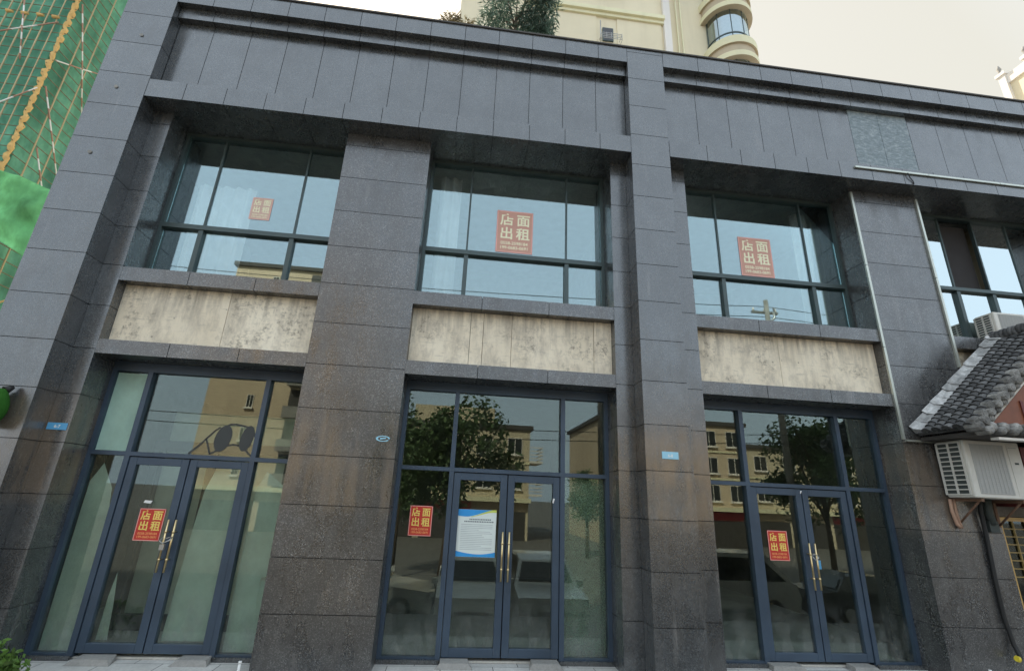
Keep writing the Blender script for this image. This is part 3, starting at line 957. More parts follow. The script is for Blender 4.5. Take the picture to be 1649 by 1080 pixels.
# drilled fixings on the left pier
for x, z, lb in ((-5.06, 8.07, 'upper'), (-5.13, 7.09, 'middle'), (-5.14, 5.98, 'lower')):
    b = MB()
    pts = [(x + 0.025 * math.cos(a * math.pi / 8), z + 0.025 * math.sin(a * math.pi / 8)) for a in range(16)]
    b.prism_xz(pts, -0.012, -0.001)
    tag(b.build('anchor_plug', 'concrete'), lb + ' white filled anchor hole on the face of the leftmost pier', 'anchor plug', 'white plugs on the left pier')

# chain between the left door handles
b = MB()
b.tube([(-3.337, 0.62, 1.26), (-3.36, 0.60, 1.22), (-3.31, 0.585, 1.20), (-3.25, 0.60, 1.235), (-3.25, 0.64, 1.27), (-3.30, 0.66, 1.255), (-3.337, 0.64, 1.24)], 0.008, 6)
b.box(-3.335, -3.285, 0.575, 0.60, 1.13, 1.19)
tag(b.build('lock_chain', 'steel'), 'dark steel lock looped around the brass handles of the leftmost doors', 'lock')
b = MB()
b.tube([(4.82, 0.62, 1.30), (4.85, 0.60, 1.25), (4.905, 0.61, 1.28), (4.90, 0.64, 1.32), (4.83, 0.65, 1.31)], 0.007, 6)
tag(b.build('lock_cable', 'steel'), 'thin lock cable looped around the brass handles of the rightmost doors', 'lock')

# curtains upstairs
def curtain(x0, x1, y, z0, z1, mat, label, amp=0.035, pitch=0.16):
    b = MB()
    n = int((x1 - x0) / 0.02)
    P = [(x0 + (x1 - x0) * k / n, y + amp * math.sin((x0 + (x1 - x0) * k / n) * 2 * math.pi / pitch + 0.7 * math.sin(k * 0.13))) for k in range(n + 1)]
    b.v = [(p[0], p[1], z0) for p in P] + [(p[0], p[1], z1) for p in P]
    for k in range(n):
        b.f.append((k, k + 1, n + 2 + k, n + 1 + k)); b.mi.append(0); b.tn.append(1.0); b.sm.append(True)
    o = b.build('curtain', mat)
    md = o.modifiers.new('thickness', 'SOLIDIFY'); md.thickness = 0.003
    return tag(o, label, 'curtain')
curtain(-4.30, -3.45, 1.0, 4.53, 6.3, 'curtain', 'white sheer curtain behind the left panes of the leftmost upstairs window')
curtain(-0.6, -0.25, 1.0, 4.53, 6.9, 'curtain', 'white curtain gathered behind the left pane of the middle upstairs window')
curtain(5.62, 5.95, 1.0, 4.53, 6.9, 'curtain', 'white curtain behind the right pane of the upstairs window next to the strip')
curtain(8.85, 10.2, 1.0, 4.53, 6.95, 'curtain_brown', 'brown curtain behind the upstairs window above the tiled canopy')
tag(MB().box(8.31, 8.92, 0.86, 0.88, 5.0, 6.9).build('shade_sheet', 'room_shade'), 'dark sheet for the unlit room in the open casement above the tiled canopy', 'dark sheet')  # added dark sheet in place of the shade in the room

# ------------------------------------------------------------------ air conditioners
def air_con(x0, x1, y0, y1, z0, z1, label, bracket=True):
    t = thing('air_conditioner', label, 'air conditioner')
    w, h, d = x1 - x0, z1 - z0, y1 - y0
    MB().box(x0 + 0.012, x1, y0, y1, z0, z1).build('casing', 'ac_white', t, 0.018)
    # side louvres: a grid standing proud of dark holes
    MB().box(x0 + 0.006, x0 + 0.0115, y0 + 0.06, y1 - 0.02, z0 + 0.05, z1 - 0.04).build('vent_opening', 'ac_hole', t)
    b = MB()
    ya, yb = y0 + 0.05, y1 - 0.01
    xa, xb = x0 - 0.004, x0 + 0.0055
    n = 11
    for k in range(n + 1):
        z = z0 + 0.04 + (h - 0.07) * k / n
        b.box(xa, xb, ya, yb, z - 0.007, z + 0.007)
    for y in (ya, (ya + yb) / 2, yb):
        b.box(xa - 0.002, xb, y - 0.012, y + 0.012, z0 + 0.032, z1 - 0.028)
    b.build('side_grille', 'ac_white', t)
    b = MB()
    gx0, gx1, gz0, gz1 = x0 + 0.11 * w, x0 + 0.70 * w, z0 + 0.07 * h, z1 - 0.07 * h
    b.box(gx0, gx1, y0 - 0.006, y0 - 0.001, gz0, gz1)
    for k in range(26):
        z = gz0 + (gz1 - gz0) * (k + 0.5) / 26
        b.box(gx0 + 0.01, gx1 - 0.01, y0 - 0.011, y0 - 0.0055, z - 0.004, z + 0.004)
    for k in range(9):
        x = gx0 + (gx1 - gx0) * (k + 0.5) / 9
        b.box(x - 0.003, x + 0.003, y0 - 0.013, y0 - 0.0112, gz0 + 0.01, gz1 - 0.01)
    b.build('front_grille', 'ac_grey', t)
    MB().box(x1 - 0.235 * w, x1 - 0.02, y0 - 0.004, y0 - 0.001, z0 + 0.05 * h, z1 - 0.05 * h).build('service_panel', 'ac_white', t, 0.0015)
    MB().box(x1 - 0.16 * w, x1 - 0.09 * w, y0 - 0.0065, y0 - 0.0042, z0 + 0.60 * h, z0 + 0.635 * h).build('hand_slot', 'ac_hole', t)
    MB().box(x1 - 0.21 * w, x1 - 0.07 * w, y0 - 0.0065, y0 - 0.0042, z1 - 0.115 * h, z1 - 0.10 * h).build('name_line', 'ac_grey', t)
    if bracket:
        b = MB()
        tx, tz, s = x1 - 0.06, z0 + 0.07 * h, 0.065
        tri = [(tx - s, tz), (tx + s, tz), (tx, tz + 1.7 * s)]
        for k in range(3):
            (xa_, za_), (xb_, zb_) = tri[k], tri[(k + 1) % 3]
            b.tube([(xa_, y0 - 0.006, za_), (xb_, y0 - 0.006, zb_)], 0.004, 5)
        b.build('warning_triangle', 'shop_red', t)
        for bx in (x0 + 0.14 * w, x1 - 0.14 * w):
            b = MB()
            b.box(bx - 0.02, bx + 0.02, y0 + 0.02, YP - 0.012, z0 - 0.045, z0 - 0.003)
            b.box(bx - 0.02, bx + 0.02, YP - 0.012, YP - 0.002, z0 - 0.36, z0 - 0.003)
            b.tube([(bx, y0 + 0.06, z0 - 0.03), (bx, YP - 0.012, z0 - 0.33)], 0.013, 6)
            b.build('bracket', 'rust', t)
    return t
air_con(6.66, 7.50, -0.115, 0.265, 2.12, 2.855, 'white outdoor air conditioner on rusty brackets beneath the tiled canopy')
air_con(8.36, 9.14, 0.37, 0.67, 4.52, 5.02, 'dark looking air conditioner on the window ledge above the tiled canopy', False)
b = MB()
b.tube([(6.70, YP - 0.03, 2.10), (6.69, YP - 0.03, 1.95), (6.72, YP - 0.03, 1.78), (6.76, YP - 0.03, 1.74)], 0.022, 8)
b.tube([(6.755, YP - 0.03, 2.10), (6.745, YP - 0.03, 1.97), (6.76, YP - 0.03, 1.80), (6.80, YP - 0.01, 1.74)], 0.018, 8)
tag(b.build('refrigerant_pipe', 'copper'), 'tan wrapped pipe pair bending into the wall below the white air conditioner', 'pipe')
b = MB()
b.tube([(7.08, 0.20, 2.12), (7.10, 0.25, 1.95), (7.11, 0.27, 1.6), (7.08, 0.27, 1.1), (7.07, 0.27, 0.7), (7.10, 0.26, 0.40), (7.10, 0.22, 0.28), (7.05, 0.2, 0.25)], 0.026, 8)
t = tag(b.build('drain_hose', 'rubber'), 'black hose hanging down the rightmost granite pillar', 'hose')
MB().tube([(7.05, 0.2, 0.25), (7.02, 0.2, 0.26)], 0.034, 10).build('end_cap', 'plastic_yellow', t)
b = MB()
b.tube([(7.20, 0.22, 2.12), (7.22, 0.26, 1.95), (7.26, 0.27, 1.80)], 0.05, 10)
b.box(7.19, 7.33, 0.255, 0.297, 1.70, 1.84)
tag(b.build('cable_duct', 'ac_hole'), 'short dark cable duct on the pillar behind the black hose', 'cable duct')

# ------------------------------------------------------------------ neighbour's tiled gable canopy
cx, rz, ez, ex = 8.12, 4.46, 2.96, 6.42
yb_, yf_ = YP - 0.02, -0.56
can = thing('tiled_canopy', 'gabled grey clay tile canopy over the neighbouring shop entrance', 'canopy')
L = math.hypot(cx - ex, rz - ez)
def slope_frame(side):
    """local axes: u runs up the slope, y along the ridge, n out of the roof"""
    sx = 1 if side == 0 else -1
    o = Vector((cx - sx * (cx - ex), 0, ez))
    u = Vector((sx * (cx - ex), 0, rz - ez)).normalized()
    n = Vector((-u.z * sx, 0, u.x * sx))
    if n.z < 0: n = -n
    return o, u, n
rn = random.Random(11)
for side in (0, 1):
    o, u, n = slope_frame(side)
    P = lambda s, y, h: o + u * s + n * h + Vector((0, y, 0))
    bed = MB()
    for y0, y1, h0, h1 in ((yf_ + 0.04, yb_ - 0.001, -0.05, 0.0),):
        c = [P(0.02, y0, h0), P(L, y0, h0), P(L, y1, h0), P(0.02, y1, h0), P(0.02, y0, h1), P(L, y0, h1), P(L, y1, h1), P(0.02, y1, h1)]
        for q in ((0, 3, 2, 1), (4, 5, 6, 7), (0, 1, 5, 4), (1, 2, 6, 5), (2, 3, 7, 6), (3, 0, 4, 7)):
            bed.face([c[k] for k in q])
    bed.build('deck', 'tile', can)
    tl = MB()
    cols_ = [yf_ + 0.07 + 0.145 * k for k in range(5)]
    stepL = 0.085
    ns = int(L / stepL)
    for yc in cols_:
        for k in range(ns):
            s0 = k * stepL - 0.02; s1 = s0 + stepL + 0.03
            tone = rn.uniform(0.55, 1.45)
            r0 = 0.066 * rn.uniform(0.95, 1.05); lift = 0.014
            m = 7
            A = [];B_ = []
            for j in range(m + 1):
                a = math.pi * j / m
                A.append(P(s0, yc + r0 * math.cos(a), 0.008 + lift + 0.058 * math.sin(a)))
                B_.append(P(s1, yc + r0 * 0.92 * math.cos(a), 0.002 + 0.050 * math.sin(a)))
            for j in range(m):
                tl.face([A[j], B_[j], B_[j + 1], A[j + 1]], 0, tone, True)
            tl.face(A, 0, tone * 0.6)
        for k in range(ns):                               # pan tiles between the covers
            s0 = k * stepL - 0.02; s1 = s0 + stepL + 0.02
            tone = rn.uniform(0.5, 1.3)
            y = yc + 0.0725
            q = [P(s0, y - 0.06, 0.03), P(s0, y, 0.014), P(s0, y + 0.06, 0.03)]
            p2 = [P(s1, y - 0.06, 0.018), P(s1, y, 0.003), P(s1, y + 0.06, 0.018)]
            for j in range(2):
                tl.face([q[j], p2[j], p2[j + 1], q[j + 1]], 0, tone)
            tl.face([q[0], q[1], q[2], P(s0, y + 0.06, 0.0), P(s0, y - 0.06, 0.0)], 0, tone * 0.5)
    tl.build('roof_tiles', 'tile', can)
    fl = MB()                                             # cement flashing against the wall, in uneven lengths
    s = 0.0
    while s < L - 0.02:
        e = min(L, s + rn.uniform(0.13, 0.26))
        h0, h1 = rn.uniform(0.045, 0.06), rn.uniform(0.06, 0.085)
        tone = rn.uniform(0.7, 1.15)
        ya, yc_ = yb_ - 0.20 + rn.uniform(-0.02, 0.02), yb_
        for (yA, yB, hA, hB) in ((ya, ya + 0.09, 0.01, h0), (ya + 0.09, yc_ - 0.03, h0, h1), (yc_ - 0.03, yc_, h1, h1 + 0.05)):
            fl.face([P(s, yA, hA + 0.012), P(e, yA, hA), P(e, yB, hB), P(s, yB, hB + 0.012)], 0, tone, True)
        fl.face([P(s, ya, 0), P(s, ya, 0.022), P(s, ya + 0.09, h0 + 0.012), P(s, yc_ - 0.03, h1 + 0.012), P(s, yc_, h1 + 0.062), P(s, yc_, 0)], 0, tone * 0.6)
        s = e + 0.002
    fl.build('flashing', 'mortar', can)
    ends = MB()                                           # rounded tile ends along the front verge
    k = 0
    s = 0.04
    while s < L:
        for (ds, dh, rr, yy) in ((0.0, 0.03, 0.054, yf_ - 0.02), (0.085, -0.012, 0.050, yf_ - 0.05), (0.05, -0.08, 0.036, yf_ - 0.005)):
            c = P(s + ds, 0, dh)
            tone = rn.uniform(0.6, 1.25)
            r1 = rr * rn.uniform(0.85, 1.12)
            prof = [(0.10, 0.98), (0.012, 1.0), (0.0, 0.93), (0.001, 0.70), (-0.008, 0.62)]
            rings = []
            for (dy, f) in prof:
                rings.append([(c.x + r1 * f * math.cos(2 * math.pi * j / 9), yy + dy, c.z + r1 * f * 1.12 * math.sin(2 * math.pi * j / 9)) for j in range(9)])
            for a_, b__ in zip(rings[:-1], rings[1:]):
                for j in range(9):
                    ends.face([a_[j], a_[(j + 1) % 9], b__[(j + 1) % 9], b__[j]], 0, tone, True)
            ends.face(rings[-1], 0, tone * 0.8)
        s += 0.17
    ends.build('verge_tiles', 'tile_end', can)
rd = MB()
for k in range(14):
    y0 = yf_ + 0.06 * k - 0.02
    rd.tube([(cx, y0, rz + 0.06 + 0.01 * (k % 2)), (cx, y0 + 0.064, rz + 0.06 + 0.01 * (k % 2))], 0.085, 10, 0, rn.uniform(0.7, 1.2))
rd.build('ridge_tiles', 'tile', can)
sk = MB()                                                 # lower skirt of tile ends under the pediment
x = ex + 0.02
while x < 2 * cx - ex:
    for (dx, dz, rr, yy) in ((0, 0, 0.068, yf_ - 0.03), (0.09, -0.05, 0.055, yf_ - 0.06)):
        tone = rn.uniform(0.6, 1.2)
        rings = []
        for (dy, f) in [(0.16, 1.0), (0.03, 1.0), (0.0, 0.86), (-0.02, 0.45)]:
            rings.append([(x + dx + rr * f * math.cos(2 * math.pi * j / 9), yy + dy, ez + 0.0 + dz + rr * f * math.sin(2 * math.pi * j / 9)) for j in range(9)])
        for a_, b__ in zip(rings[:-1], rings[1:]):
            for j in range(9):
                sk.face([a_[j], a_[(j + 1) % 9], b__[(j + 1) % 9], b__[j]], 0, tone, True)
        sk.face(rings[-1], 0, tone * 0.8)
    x += 0.175
sk.build('eave_tiles', 'tile_end', can)
MB().box(ex + 0.05, 2 * cx - ex - 0.05, yf_ + 0.10, yb_ - 0.002, ez - 0.10, ez - 0.052).build('eave_board', 'shop_dark', can)
MB().box(ex + 0.25, 2 * cx - ex - 0.25, yf_ - 0.01, yf_ + 0.09, ez - 0.155, ez - 0.125).build('eave_strip', 'pale_trim', can)
pd = MB()
pd.prism_xz([(ex + 0.30, ez + 0.05), (2 * cx - ex - 0.30, ez + 0.05), (cx, rz - 0.24)], yf_ + 0.06, yf_ + 0.10)
pd.build('pediment', 'orange_wood', can)
pd = MB()
for sx in (1, -1):
    a = Vector((cx - sx * (cx - ex - 0.22), 0, ez + 0.02)); c = Vector((cx, 0, rz - 0.20))
    pd.tube([(a.x, yf_ + 0.045, a.z), (c.x, yf_ + 0.045, c.z)], 0.014, 6)
pd.build('gable_strip', 'pale_trim', can)
pd = MB()
for k in range(7):
    x = cx - 0.9 + 0.3 * k
    pd.box(x - 0.02, x + 0.02, yf_ + 0.045, yf_ + 0.058, ez + 0.06, rz - 0.30 - abs(x - cx) * 0.92)
pd.build('pediment_slat', 'red_wood', can)
MB().box(7.53, 2 * cx - ex - 0.3, -0.1, YP + 0.3, 2.04, ez - 0.16).build('lintel_beam', 'red_wood', can)

# neighbour's shop window
t = thing('lattice_window', 'gold framed lattice shop window at the right edge of the picture', 'shop window')
b = MB()
x0, x1 = 7.46, 10.1
b.box(x0, x0 + 0.05, 0.36, 0.44, 0.05, 1.90); b.box(x1 - 0.05, x1, 0.36, 0.44, 0.05, 1.90)
b.box(x0 + 0.05, x1 - 0.05, 0.36, 0.44, 1.85, 1.90); b.box(x0 + 0.05, x1 - 0.05, 0.36, 0.44, 0.05, 0.12)
b.build('frame', 'gold_wood', t)
b = MB()
for k in range(1, 13):
    x = x0 + 0.05 + 0.2 * k
    b.box(x - 0.008, x + 0.008, 0.385, 0.405, 1.05, 1.849)
for k in range(1, 8):
    z = 1.05 + 0.1 * k
    b.box(x0 + 0.05, x1 - 0.05, 0.386, 0.404, z - 0.007, z + 0.007)
b.build('lattice', 'gold_dark', t)
MB().box(x0 + 0.05, x1 - 0.05, 0.41, 0.418, 0.12, 1.85).build('pane', 'glass_low', t)
MB().box(7.43, 10.29, 0.46, 1.0, 1.91, 3.33).build('upper_panel', 'concrete', t)

# ------------------------------------------------------------------ small things on the pavement and left edge
def leaf_cloud(b, centre, radii, n, size, seed, tone=(0.5, 1.5), aspect=0.45, core=0.25, droop=0.3):
    rn = random.Random(seed)
    cx_, cy_, cz_ = centre
    lumps = [(rn.gauss(0, .5), rn.gauss(0, .5), rn.gauss(0, .5), rn.uniform(.3, .55), rn.uniform(0.75, 1.25)) for _ in range(12)]
    k = 0
    while k < n:
        lx, ly, lz, lr, lt = rn.choice(lumps)
        d = Vector((rn.gauss(0, 1), rn.gauss(0, 1), rn.gauss(0, 1))).normalized() * lr * (rn.random() ** 0.4)
        p = Vector((lx, ly, lz)) + d
        if p.length > 1.05: continue
        c = Vector((cx_ + p.x * radii[0], cy_ + p.y * radii[1], cz_ + p.z * radii[2]))
        a = Vector((rn.gauss(0, 1), rn.gauss(0, 1), rn.gauss(-droop, .8))).normalized()
        s = a.orthogonal().normalized()
        s = Matrix.Rotation(rn.uniform(0, 6.28), 3, a) @ s
        L_ = size * rn.uniform(.7, 1.3); W_ = L_ * aspect
        tn = rn.uniform(*tone) * lt
        b.face([c, c + a * L_ * .5 + s * W_ * .5, c + a * L_, c + a * L_ * .5 - s * W_ * .5], 0, tn)
        k += 1
def limbs(b, base, top, r0, targets, seed):
    rn = random.Random(seed)
    base, top = Vector(base), Vector(top)
    mid = base.lerp(top, .5) + Vector((rn.uniform(-.1, .1), rn.uniform(-.1, .1), 0))
    b.tube([base, mid, top], [r0, r0 * .75, r0 * .5], 9)
    for tgt in targets:
        s = base.lerp(top, rn.uniform(.55, .95))
        tgt = Vector(tgt)
        b.tube([s, s.lerp(tgt, .5) + Vector((0, 0, .12)), tgt], [r0 * .4, r0 * .28, r0 * .08], 6)
def tree(base, h_trunk, centre, radii, n, size, seed, label, group, mat='leaf', r0=0.13, **kw):
    t = thing('tree', label, 'tree', group, base)
    rn = random.Random(seed + 5)
    bx, by, bz = base
    rel = Vector(centre) - Vector(base)
    b = MB()
    tg = [(rel.x + rn.uniform(-.7, .7) * radii[0], rel.y + rn.uniform(-.7, .7) * radii[1], rel.z + rn.uniform(-.4, .7) * radii[2]) for _ in range(9)]
    limbs(b, (0, 0, 0), (rel.x * .8, rel.y * .8, max(h_trunk, rel.z * .9)), r0, tg, seed)
    b.build('trunk', 'bark', t)
    b = MB()
    leaf_cloud(b, tuple(rel), radii, n, size, seed, **kw)
    b.build('crown', mat, t)
    return t

t = thing('weed_plant', 'green leafy weed at the foot of the leftmost pier', 'plant')
b = MB()
for k in range(9):
    rn = random.Random(k)
    b.tube([(-4.28 + rn.uniform(-.12, .12), -0.08 + rn.uniform(-.08, .08), 0.0), (-4.28 + rn.uniform(-.3, .3), -0.1 + rn.uniform(-.2, .2), 0.15), (-4.28 + rn.uniform(-.38, .38), -0.12 + rn.uniform(-.25, .25), rn.uniform(.2, .32))], [0.006, 0.005, 0.002], 5)
b.build('stem', 'leaf_weed', t)
b = MB()
leaf_cloud(b, (-4.28, -0.1, 0.19), (0.42, 0.25, 0.20), 1000, 0.055, 21, (0.45, 1.7), 0.6)
b.build('foliage', 'leaf_weed', t)

b = MB()                                                  # green felt roll on the left pier
pts = []
for k in range(13):
    z = 2.36 + 0.40 * k / 12
    r = 0.10 * math.sin(math.pi * (0.12 + 0.76 * k / 12)) + 0.03
    pts.append(((-5.005, -0.135, z), r))
b.tube([p for p, r in pts], [r for p, r in pts], 14)
t = tag(b.build('felt_sleeve', 'turf'), 'bright green felt covered sleeve fixed high on the leftmost pier', 'sleeve')
MB().tube([(-4.97, -0.10, 2.75), (-4.94, -0.05, 2.80)], [0.05, 0.02], 8).build('end_knob', 'rubber', t)
for x, y, lb in ((-2.06, 0.16, 'short white pipe stub standing at the foot of the wide pillar by the leftmost doors'),
                 (6.55, 0.14, 'short white pipe stub at the foot of the rightmost granite pillar')):
    b = MB()
    b.tube([(x, y, 0.0), (x + 0.004, y, 0.14)], 0.014, 10)
    b.tube([(x + 0.004, y, 0.135), (x + 0.004, y, 0.155)], 0.017, 10)
    tag(b.build('pipe_stub', 'white'), lb, 'pipe stub', 'white pipe stubs on the pavement')

# ------------------------------------------------------------------ plants on the roof
b = None
tree((0.5, 1.05, 8.6), 1.6, (0.52, 1.05, 11.15), (0.80, 0.7, 1.45), 11000, 0.125, 41, 'dense dark green tree on the roof edge against the beige tower', None, 'leaf_roof', 0.06, tone=(0.45, 1.5), aspect=0.16)
tree((1.05, 1.0, 8.6), 1.2, (1.06, 1.0, 10.35), (0.26, 0.3, 0.78), 2000, 0.11, 42, 'smaller green shrub at the right foot of the roof tree', None, 'leaf_roof', 0.03, tone=(0.6, 1.6), aspect=0.16)
tree((-0.72, 1.0, 8.6), 1.2, (-0.70, 1.0, 10.25), (0.20, 0.2, 0.42), 420, 0.12, 43, 'small dry brown shrub on the roof edge, furthest left', None, 'leaf_dry', 0.02, tone=(0.6, 1.5), aspect=0.18)
tree((-0.35, 1.0, 8.6), 1.2, (-0.34, 1.0, 10.2), (0.20, 0.2, 0.36), 420, 0.12, 44, 'low brownish shrub between the dry shrub and the roof tree', None, 'leaf_dry', 0.02, tone=(0.6, 1.5), aspect=0.18)

# ------------------------------------------------------------------ scaffolded building on the left
sc = thing('scaffold', 'bamboo scaffold wrapped in green safety net beside the granite building', 'scaffold')
SX, SY = -16.4, 10.0
rn = random.Random(5)
def net_sheet(name, fn, nu, nv, mat, parent):
    b = MB()
    b.v = [tuple(fn(i / nu, j / nv)) for j in range(nv + 1) for i in range(nu + 1)]
    for j in range(nv):
        for i in range(nu):
            a = j * (nu + 1) + i
            b.f.append((a, a + 1, a + nu + 2, a + nu + 1)); b.mi.append(0); b.tn.append(1.0); b.sm.append(True)
    o = b.build(name, mat, parent)
    md = o.modifiers.new('thickness', 'SOLIDIFY'); md.thickness = 0.004
    return o
nz = lambda x, y, z: noise.noise(Vector((x, y, z)))
net_sheet('net', lambda u, v: (SX - 12 + 12 * u, SY + 0.12 + 0.10 * nz(u * 14, v * 24, 1) + 0.04 * nz(u * 40, v * 50, 1), 24 * v), 150, 220, 'net', sc)
net_sheet('net', lambda u, v: (SX - 0.12 + 0.10 * nz(u * 14, v * 24, 7) + 0.04 * nz(u * 40, v * 50, 7), SY + 12 * u, 24 * v), 150, 220, 'net', sc)
def pole(p0, p1, r, mat='bamboo', n=7):
    p0, p1 = Vector(p0), Vector(p1)
    m = p0.lerp(p1, .5) + Vector((rn.uniform(-.02, .02), rn.uniform(-.02, .02), rn.uniform(-.03, .03)))
    o = MB().tube([p0 - p0, m - p0, p1 - p0], [r, r * .95, r * .85], n).build('pole', mat, sc)
    o.location = p0
    return o
for k in range(34):
    z = 8.0 + 0.44 * k
    if z > 21.5: break
    pole((SX - 9, SY - 0.035, z + rn.uniform(-.03, .03)), (SX + 0.15, SY - 0.035, z + rn.uniform(-.03, .03)), 0.019, 'bamboo_dark')
    pole((SX + 0.035, SY - 0.15, z + 0.2 + rn.uniform(-.03, .03)), (SX + 0.035, SY + 6, z + 0.2 + rn.uniform(-.03, .03)), 0.019, 'bamboo_dark')
for k in range(9):
    pole((SX - 0.72 * (k + 1), SY - 0.075, 0), (SX - 0.72 * (k + 1) + rn.uniform(-.05, .05), SY - 0.075, 23.5), 0.03)
for k in range(6):
    pole((SX - 0.36 - 0.72 * k, SY - 0.075, 0), (SX - 0.36 - 0.72 * k + rn.uniform(-.05, .05), SY - 0.075, 23.5), 0.024)
for y in (0.65, 1.3, 1.95, 2.6, 3.3):
    pole((SX + 0.075, SY + y, 0), (SX + 0.075, SY + y + rn.uniform(-.05, .05), 23.5), 0.03)
for (a, c) in (((SX - 1.9, SY - .12, 20.2), (SX - 0.9, SY - .12, 16.6)), ((SX - 3.2, SY - .12, 17.3), (SX - 0.2, SY - .12, 18.6)),
               ((SX - 2.6, SY - .12, 13.2), (SX + 0.1, SY - .12, 15.4)), ((SX + .12, SY + 0.05, 16.9), (SX + .12, SY + 2.2, 18.4)),
               ((SX + .12, SY + .1, 19.9), (SX + .12, SY + 1.8, 16.0)), ((SX + .12, SY + .1, 15.7), (SX + .12, SY + 2.2, 12.4)),
               ((SX + .12, SY + .7, 13.4), (SX + .12, SY + 2.0, 11.4))):
    pole(a, c, 0.028, 'red_white')
b = MB()
pts, rad = [], []
for k in range(100):
    z = 8.0 + 0.14 * k
    pts.append((SX + 0.04 + 0.035 * math.sin(k * 1.9), SY - 0.04 + 0.03 * math.cos(k * 2.3), z))
    rad.append((0.09 if k % 3 else 0.05) * rn.uniform(.85, 1.15))
b.tube(pts, rad, 9)
b.build('rope_wrapped_corner', 'rope', sc)
b = MB()
for k in range(9):
    b.tube([(SX - 0.5 - 0.55 * k, SY - .10, 18.85 + 0.02 * (k % 2)), (SX - 0.28 - 0.55 * k, SY - .10, 18.86)], [0.075, 0.05], 7)
b.build('rope_tie', 'rope', sc)
def drape(u, v):
    x = SX - 3.2 + 5.4 * u
    z = 10.9 + 0.75 * math.sin(u * 2.8) - (1.2 + 1.5 * u) * v
    return (x, SY - 0.35 - 0.16 * math.sin(v * 2.6) - 0.26 * nz(u * 5, v * 3, 3) - 0.07 * nz(u * 16, v * 6, 9) - 0.05 * math.sin(u * 34 + v * 9 + 2 * nz(u * 4, v * 4, 2)) + 0.9 * max(0, u - .6), z)
net_sheet('loose_net', drape, 90, 60, 'net_bright', sc)
t = thing('unfinished_building', 'grey concrete block behind the green scaffold net', 'building')
b = MB(); b.box(SX - 12, SX - 0.9, SY + 0.9, SY + 13, 0, 24.2); b.build('wall', 'concrete', t)
for f in range(7):
    for k in range(3):
        MB().box(SX - 3.2 - 3.4 * k, SX - 1.7 - 3.4 * k, SY + 0.86, SY + 0.897, 2 + 3.1 * f, 3.7 + 3.1 * f).build('window', 'shop_dark', t)
b = MB()
pts = [(-14.5 + 9.2 * k / 12, 5.5, 3.4 + 5.7 * k / 12 - 0.25 * math.sin(math.pi * k / 12)) for k in range(13)]
b.tube(pts, 0.018, 6)
tag(b.build('slack_rope', 'rope'), 'yellow rope stretched diagonally in front of the green net', 'rope')

# ------------------------------------------------------------------ beige tower behind
tw = thing('apartment_tower', 'tall beige apartment tower with round stacked bay windows behind the granite building', 'building')
TY = 30.0
XF = Matrix.Translation((0, -5.9, 1.86)) @ Matrix.Scale(0.48, 4) @ Matrix.Translation((0, 5.9, -1.86))   # tower drawn at twice its size, set down at real size 11 m back
b = MB()
b.box(-3.0, 19.2, TY, TY + 14, 0, 66)
b.box(19.201, 27.5, TY + 1.0, TY + 14, 0, 66)
b.build('wall', 'beige', tw)
for z in (49.9, 66.1):
    b = MB()
    b.box(3.7, 18.3, TY - 0.55, TY - 0.001, z + 0.35, z + 0.85); b.box(3.7, 18.3, TY - 0.30, TY - 0.002, z - 0.05, z + 0.348)
    b.build('cornice', 'cream', tw)
MB().box(3.75, 11.0, TY - 0.10, TY - 0.003, 40, 49.84).build('wall_panel', 'beige', tw)
MB().box(13.2, 18.0, TY - 0.10, TY - 0.003, 40, 49.84).build('wall_panel', 'beige', tw)
MB().box(18.25, 19.0, TY - 0.35, TY - 0.004, 0, 66).build('drain_boxing', 'pale_trim', tw)
for x in (20.3, 20.8):
    MB().tube([(x, TY + 0.8, 0), (x, TY + 0.8, 66)], 0.07, 8).build('drainpipe', 'cream', tw)
for z in (46.55, 53.6):
    f = MB().box(11.62, 12.75, TY - 0.16, TY - 0.004, z, z + 1.75).build('window', 'frame_green', tw)
    MB().box(11.72, 12.65, TY - 0.175, TY - 0.161, z + 0.1, z + 1.65).build('pane', 'plastic_dark', f)
    g = MB()
    for k in range(4):
        zz = z - 0.55 + 0.22 * k
        g.tube([(11.3, TY - 0.9, zz), (13.4, TY - 0.9, zz)], 0.03, 6)
    for x in (11.3, 11.8, 12.3, 12.9, 13.4):
        g.tube([(x, TY - 0.9, z - 0.6), (x, TY - 0.9, z + 0.2)], 0.025, 6)
    for x in (11.3, 13.4):
        g.tube([(x, TY - 0.9, z + 0.11), (x, TY - 0.01, z + 0.11)], 0.025, 6); g.tube([(x, TY - 0.9, z - 0.55), (x, TY - 0.01, z - 0.55)], 0.025, 6)
    g.tube([(11.3, TY - 0.5, z - 0.6), (11.3, TY - 0.5, z + 2.2)], 0.05, 6)
    g.build('rail_cage', 'steel', f)
def ring(b, cx_, cy_, r0, r1, z0, z1, mi=0, soff=0, n=40, a0=math.pi * .98, a1=math.pi * 2.02):
    for k in range(n):
        ta, tb = a0 + (a1 - a0) * k / n, a0 + (a1 - a0) * (k + 1) / n
        pa, pb = (math.cos(ta), math.sin(ta)), (math.cos(tb), math.sin(tb))
        q = lambda p, r, z: (cx_ + p[0] * r, cy_ + p[1] * r, z)
        b.face([q(pa, r1, z0), q(pb, r1, z0), q(pb, r1, z1), q(pa, r1, z1)], mi, 1, True)
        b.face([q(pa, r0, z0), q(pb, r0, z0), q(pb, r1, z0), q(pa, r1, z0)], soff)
        b.face([q(pa, r0, z1), q(pa, r1, z1), q(pb, r1, z1), q(pb, r0, z1)], mi)
BX, BY = 25.9, TY + 0.9
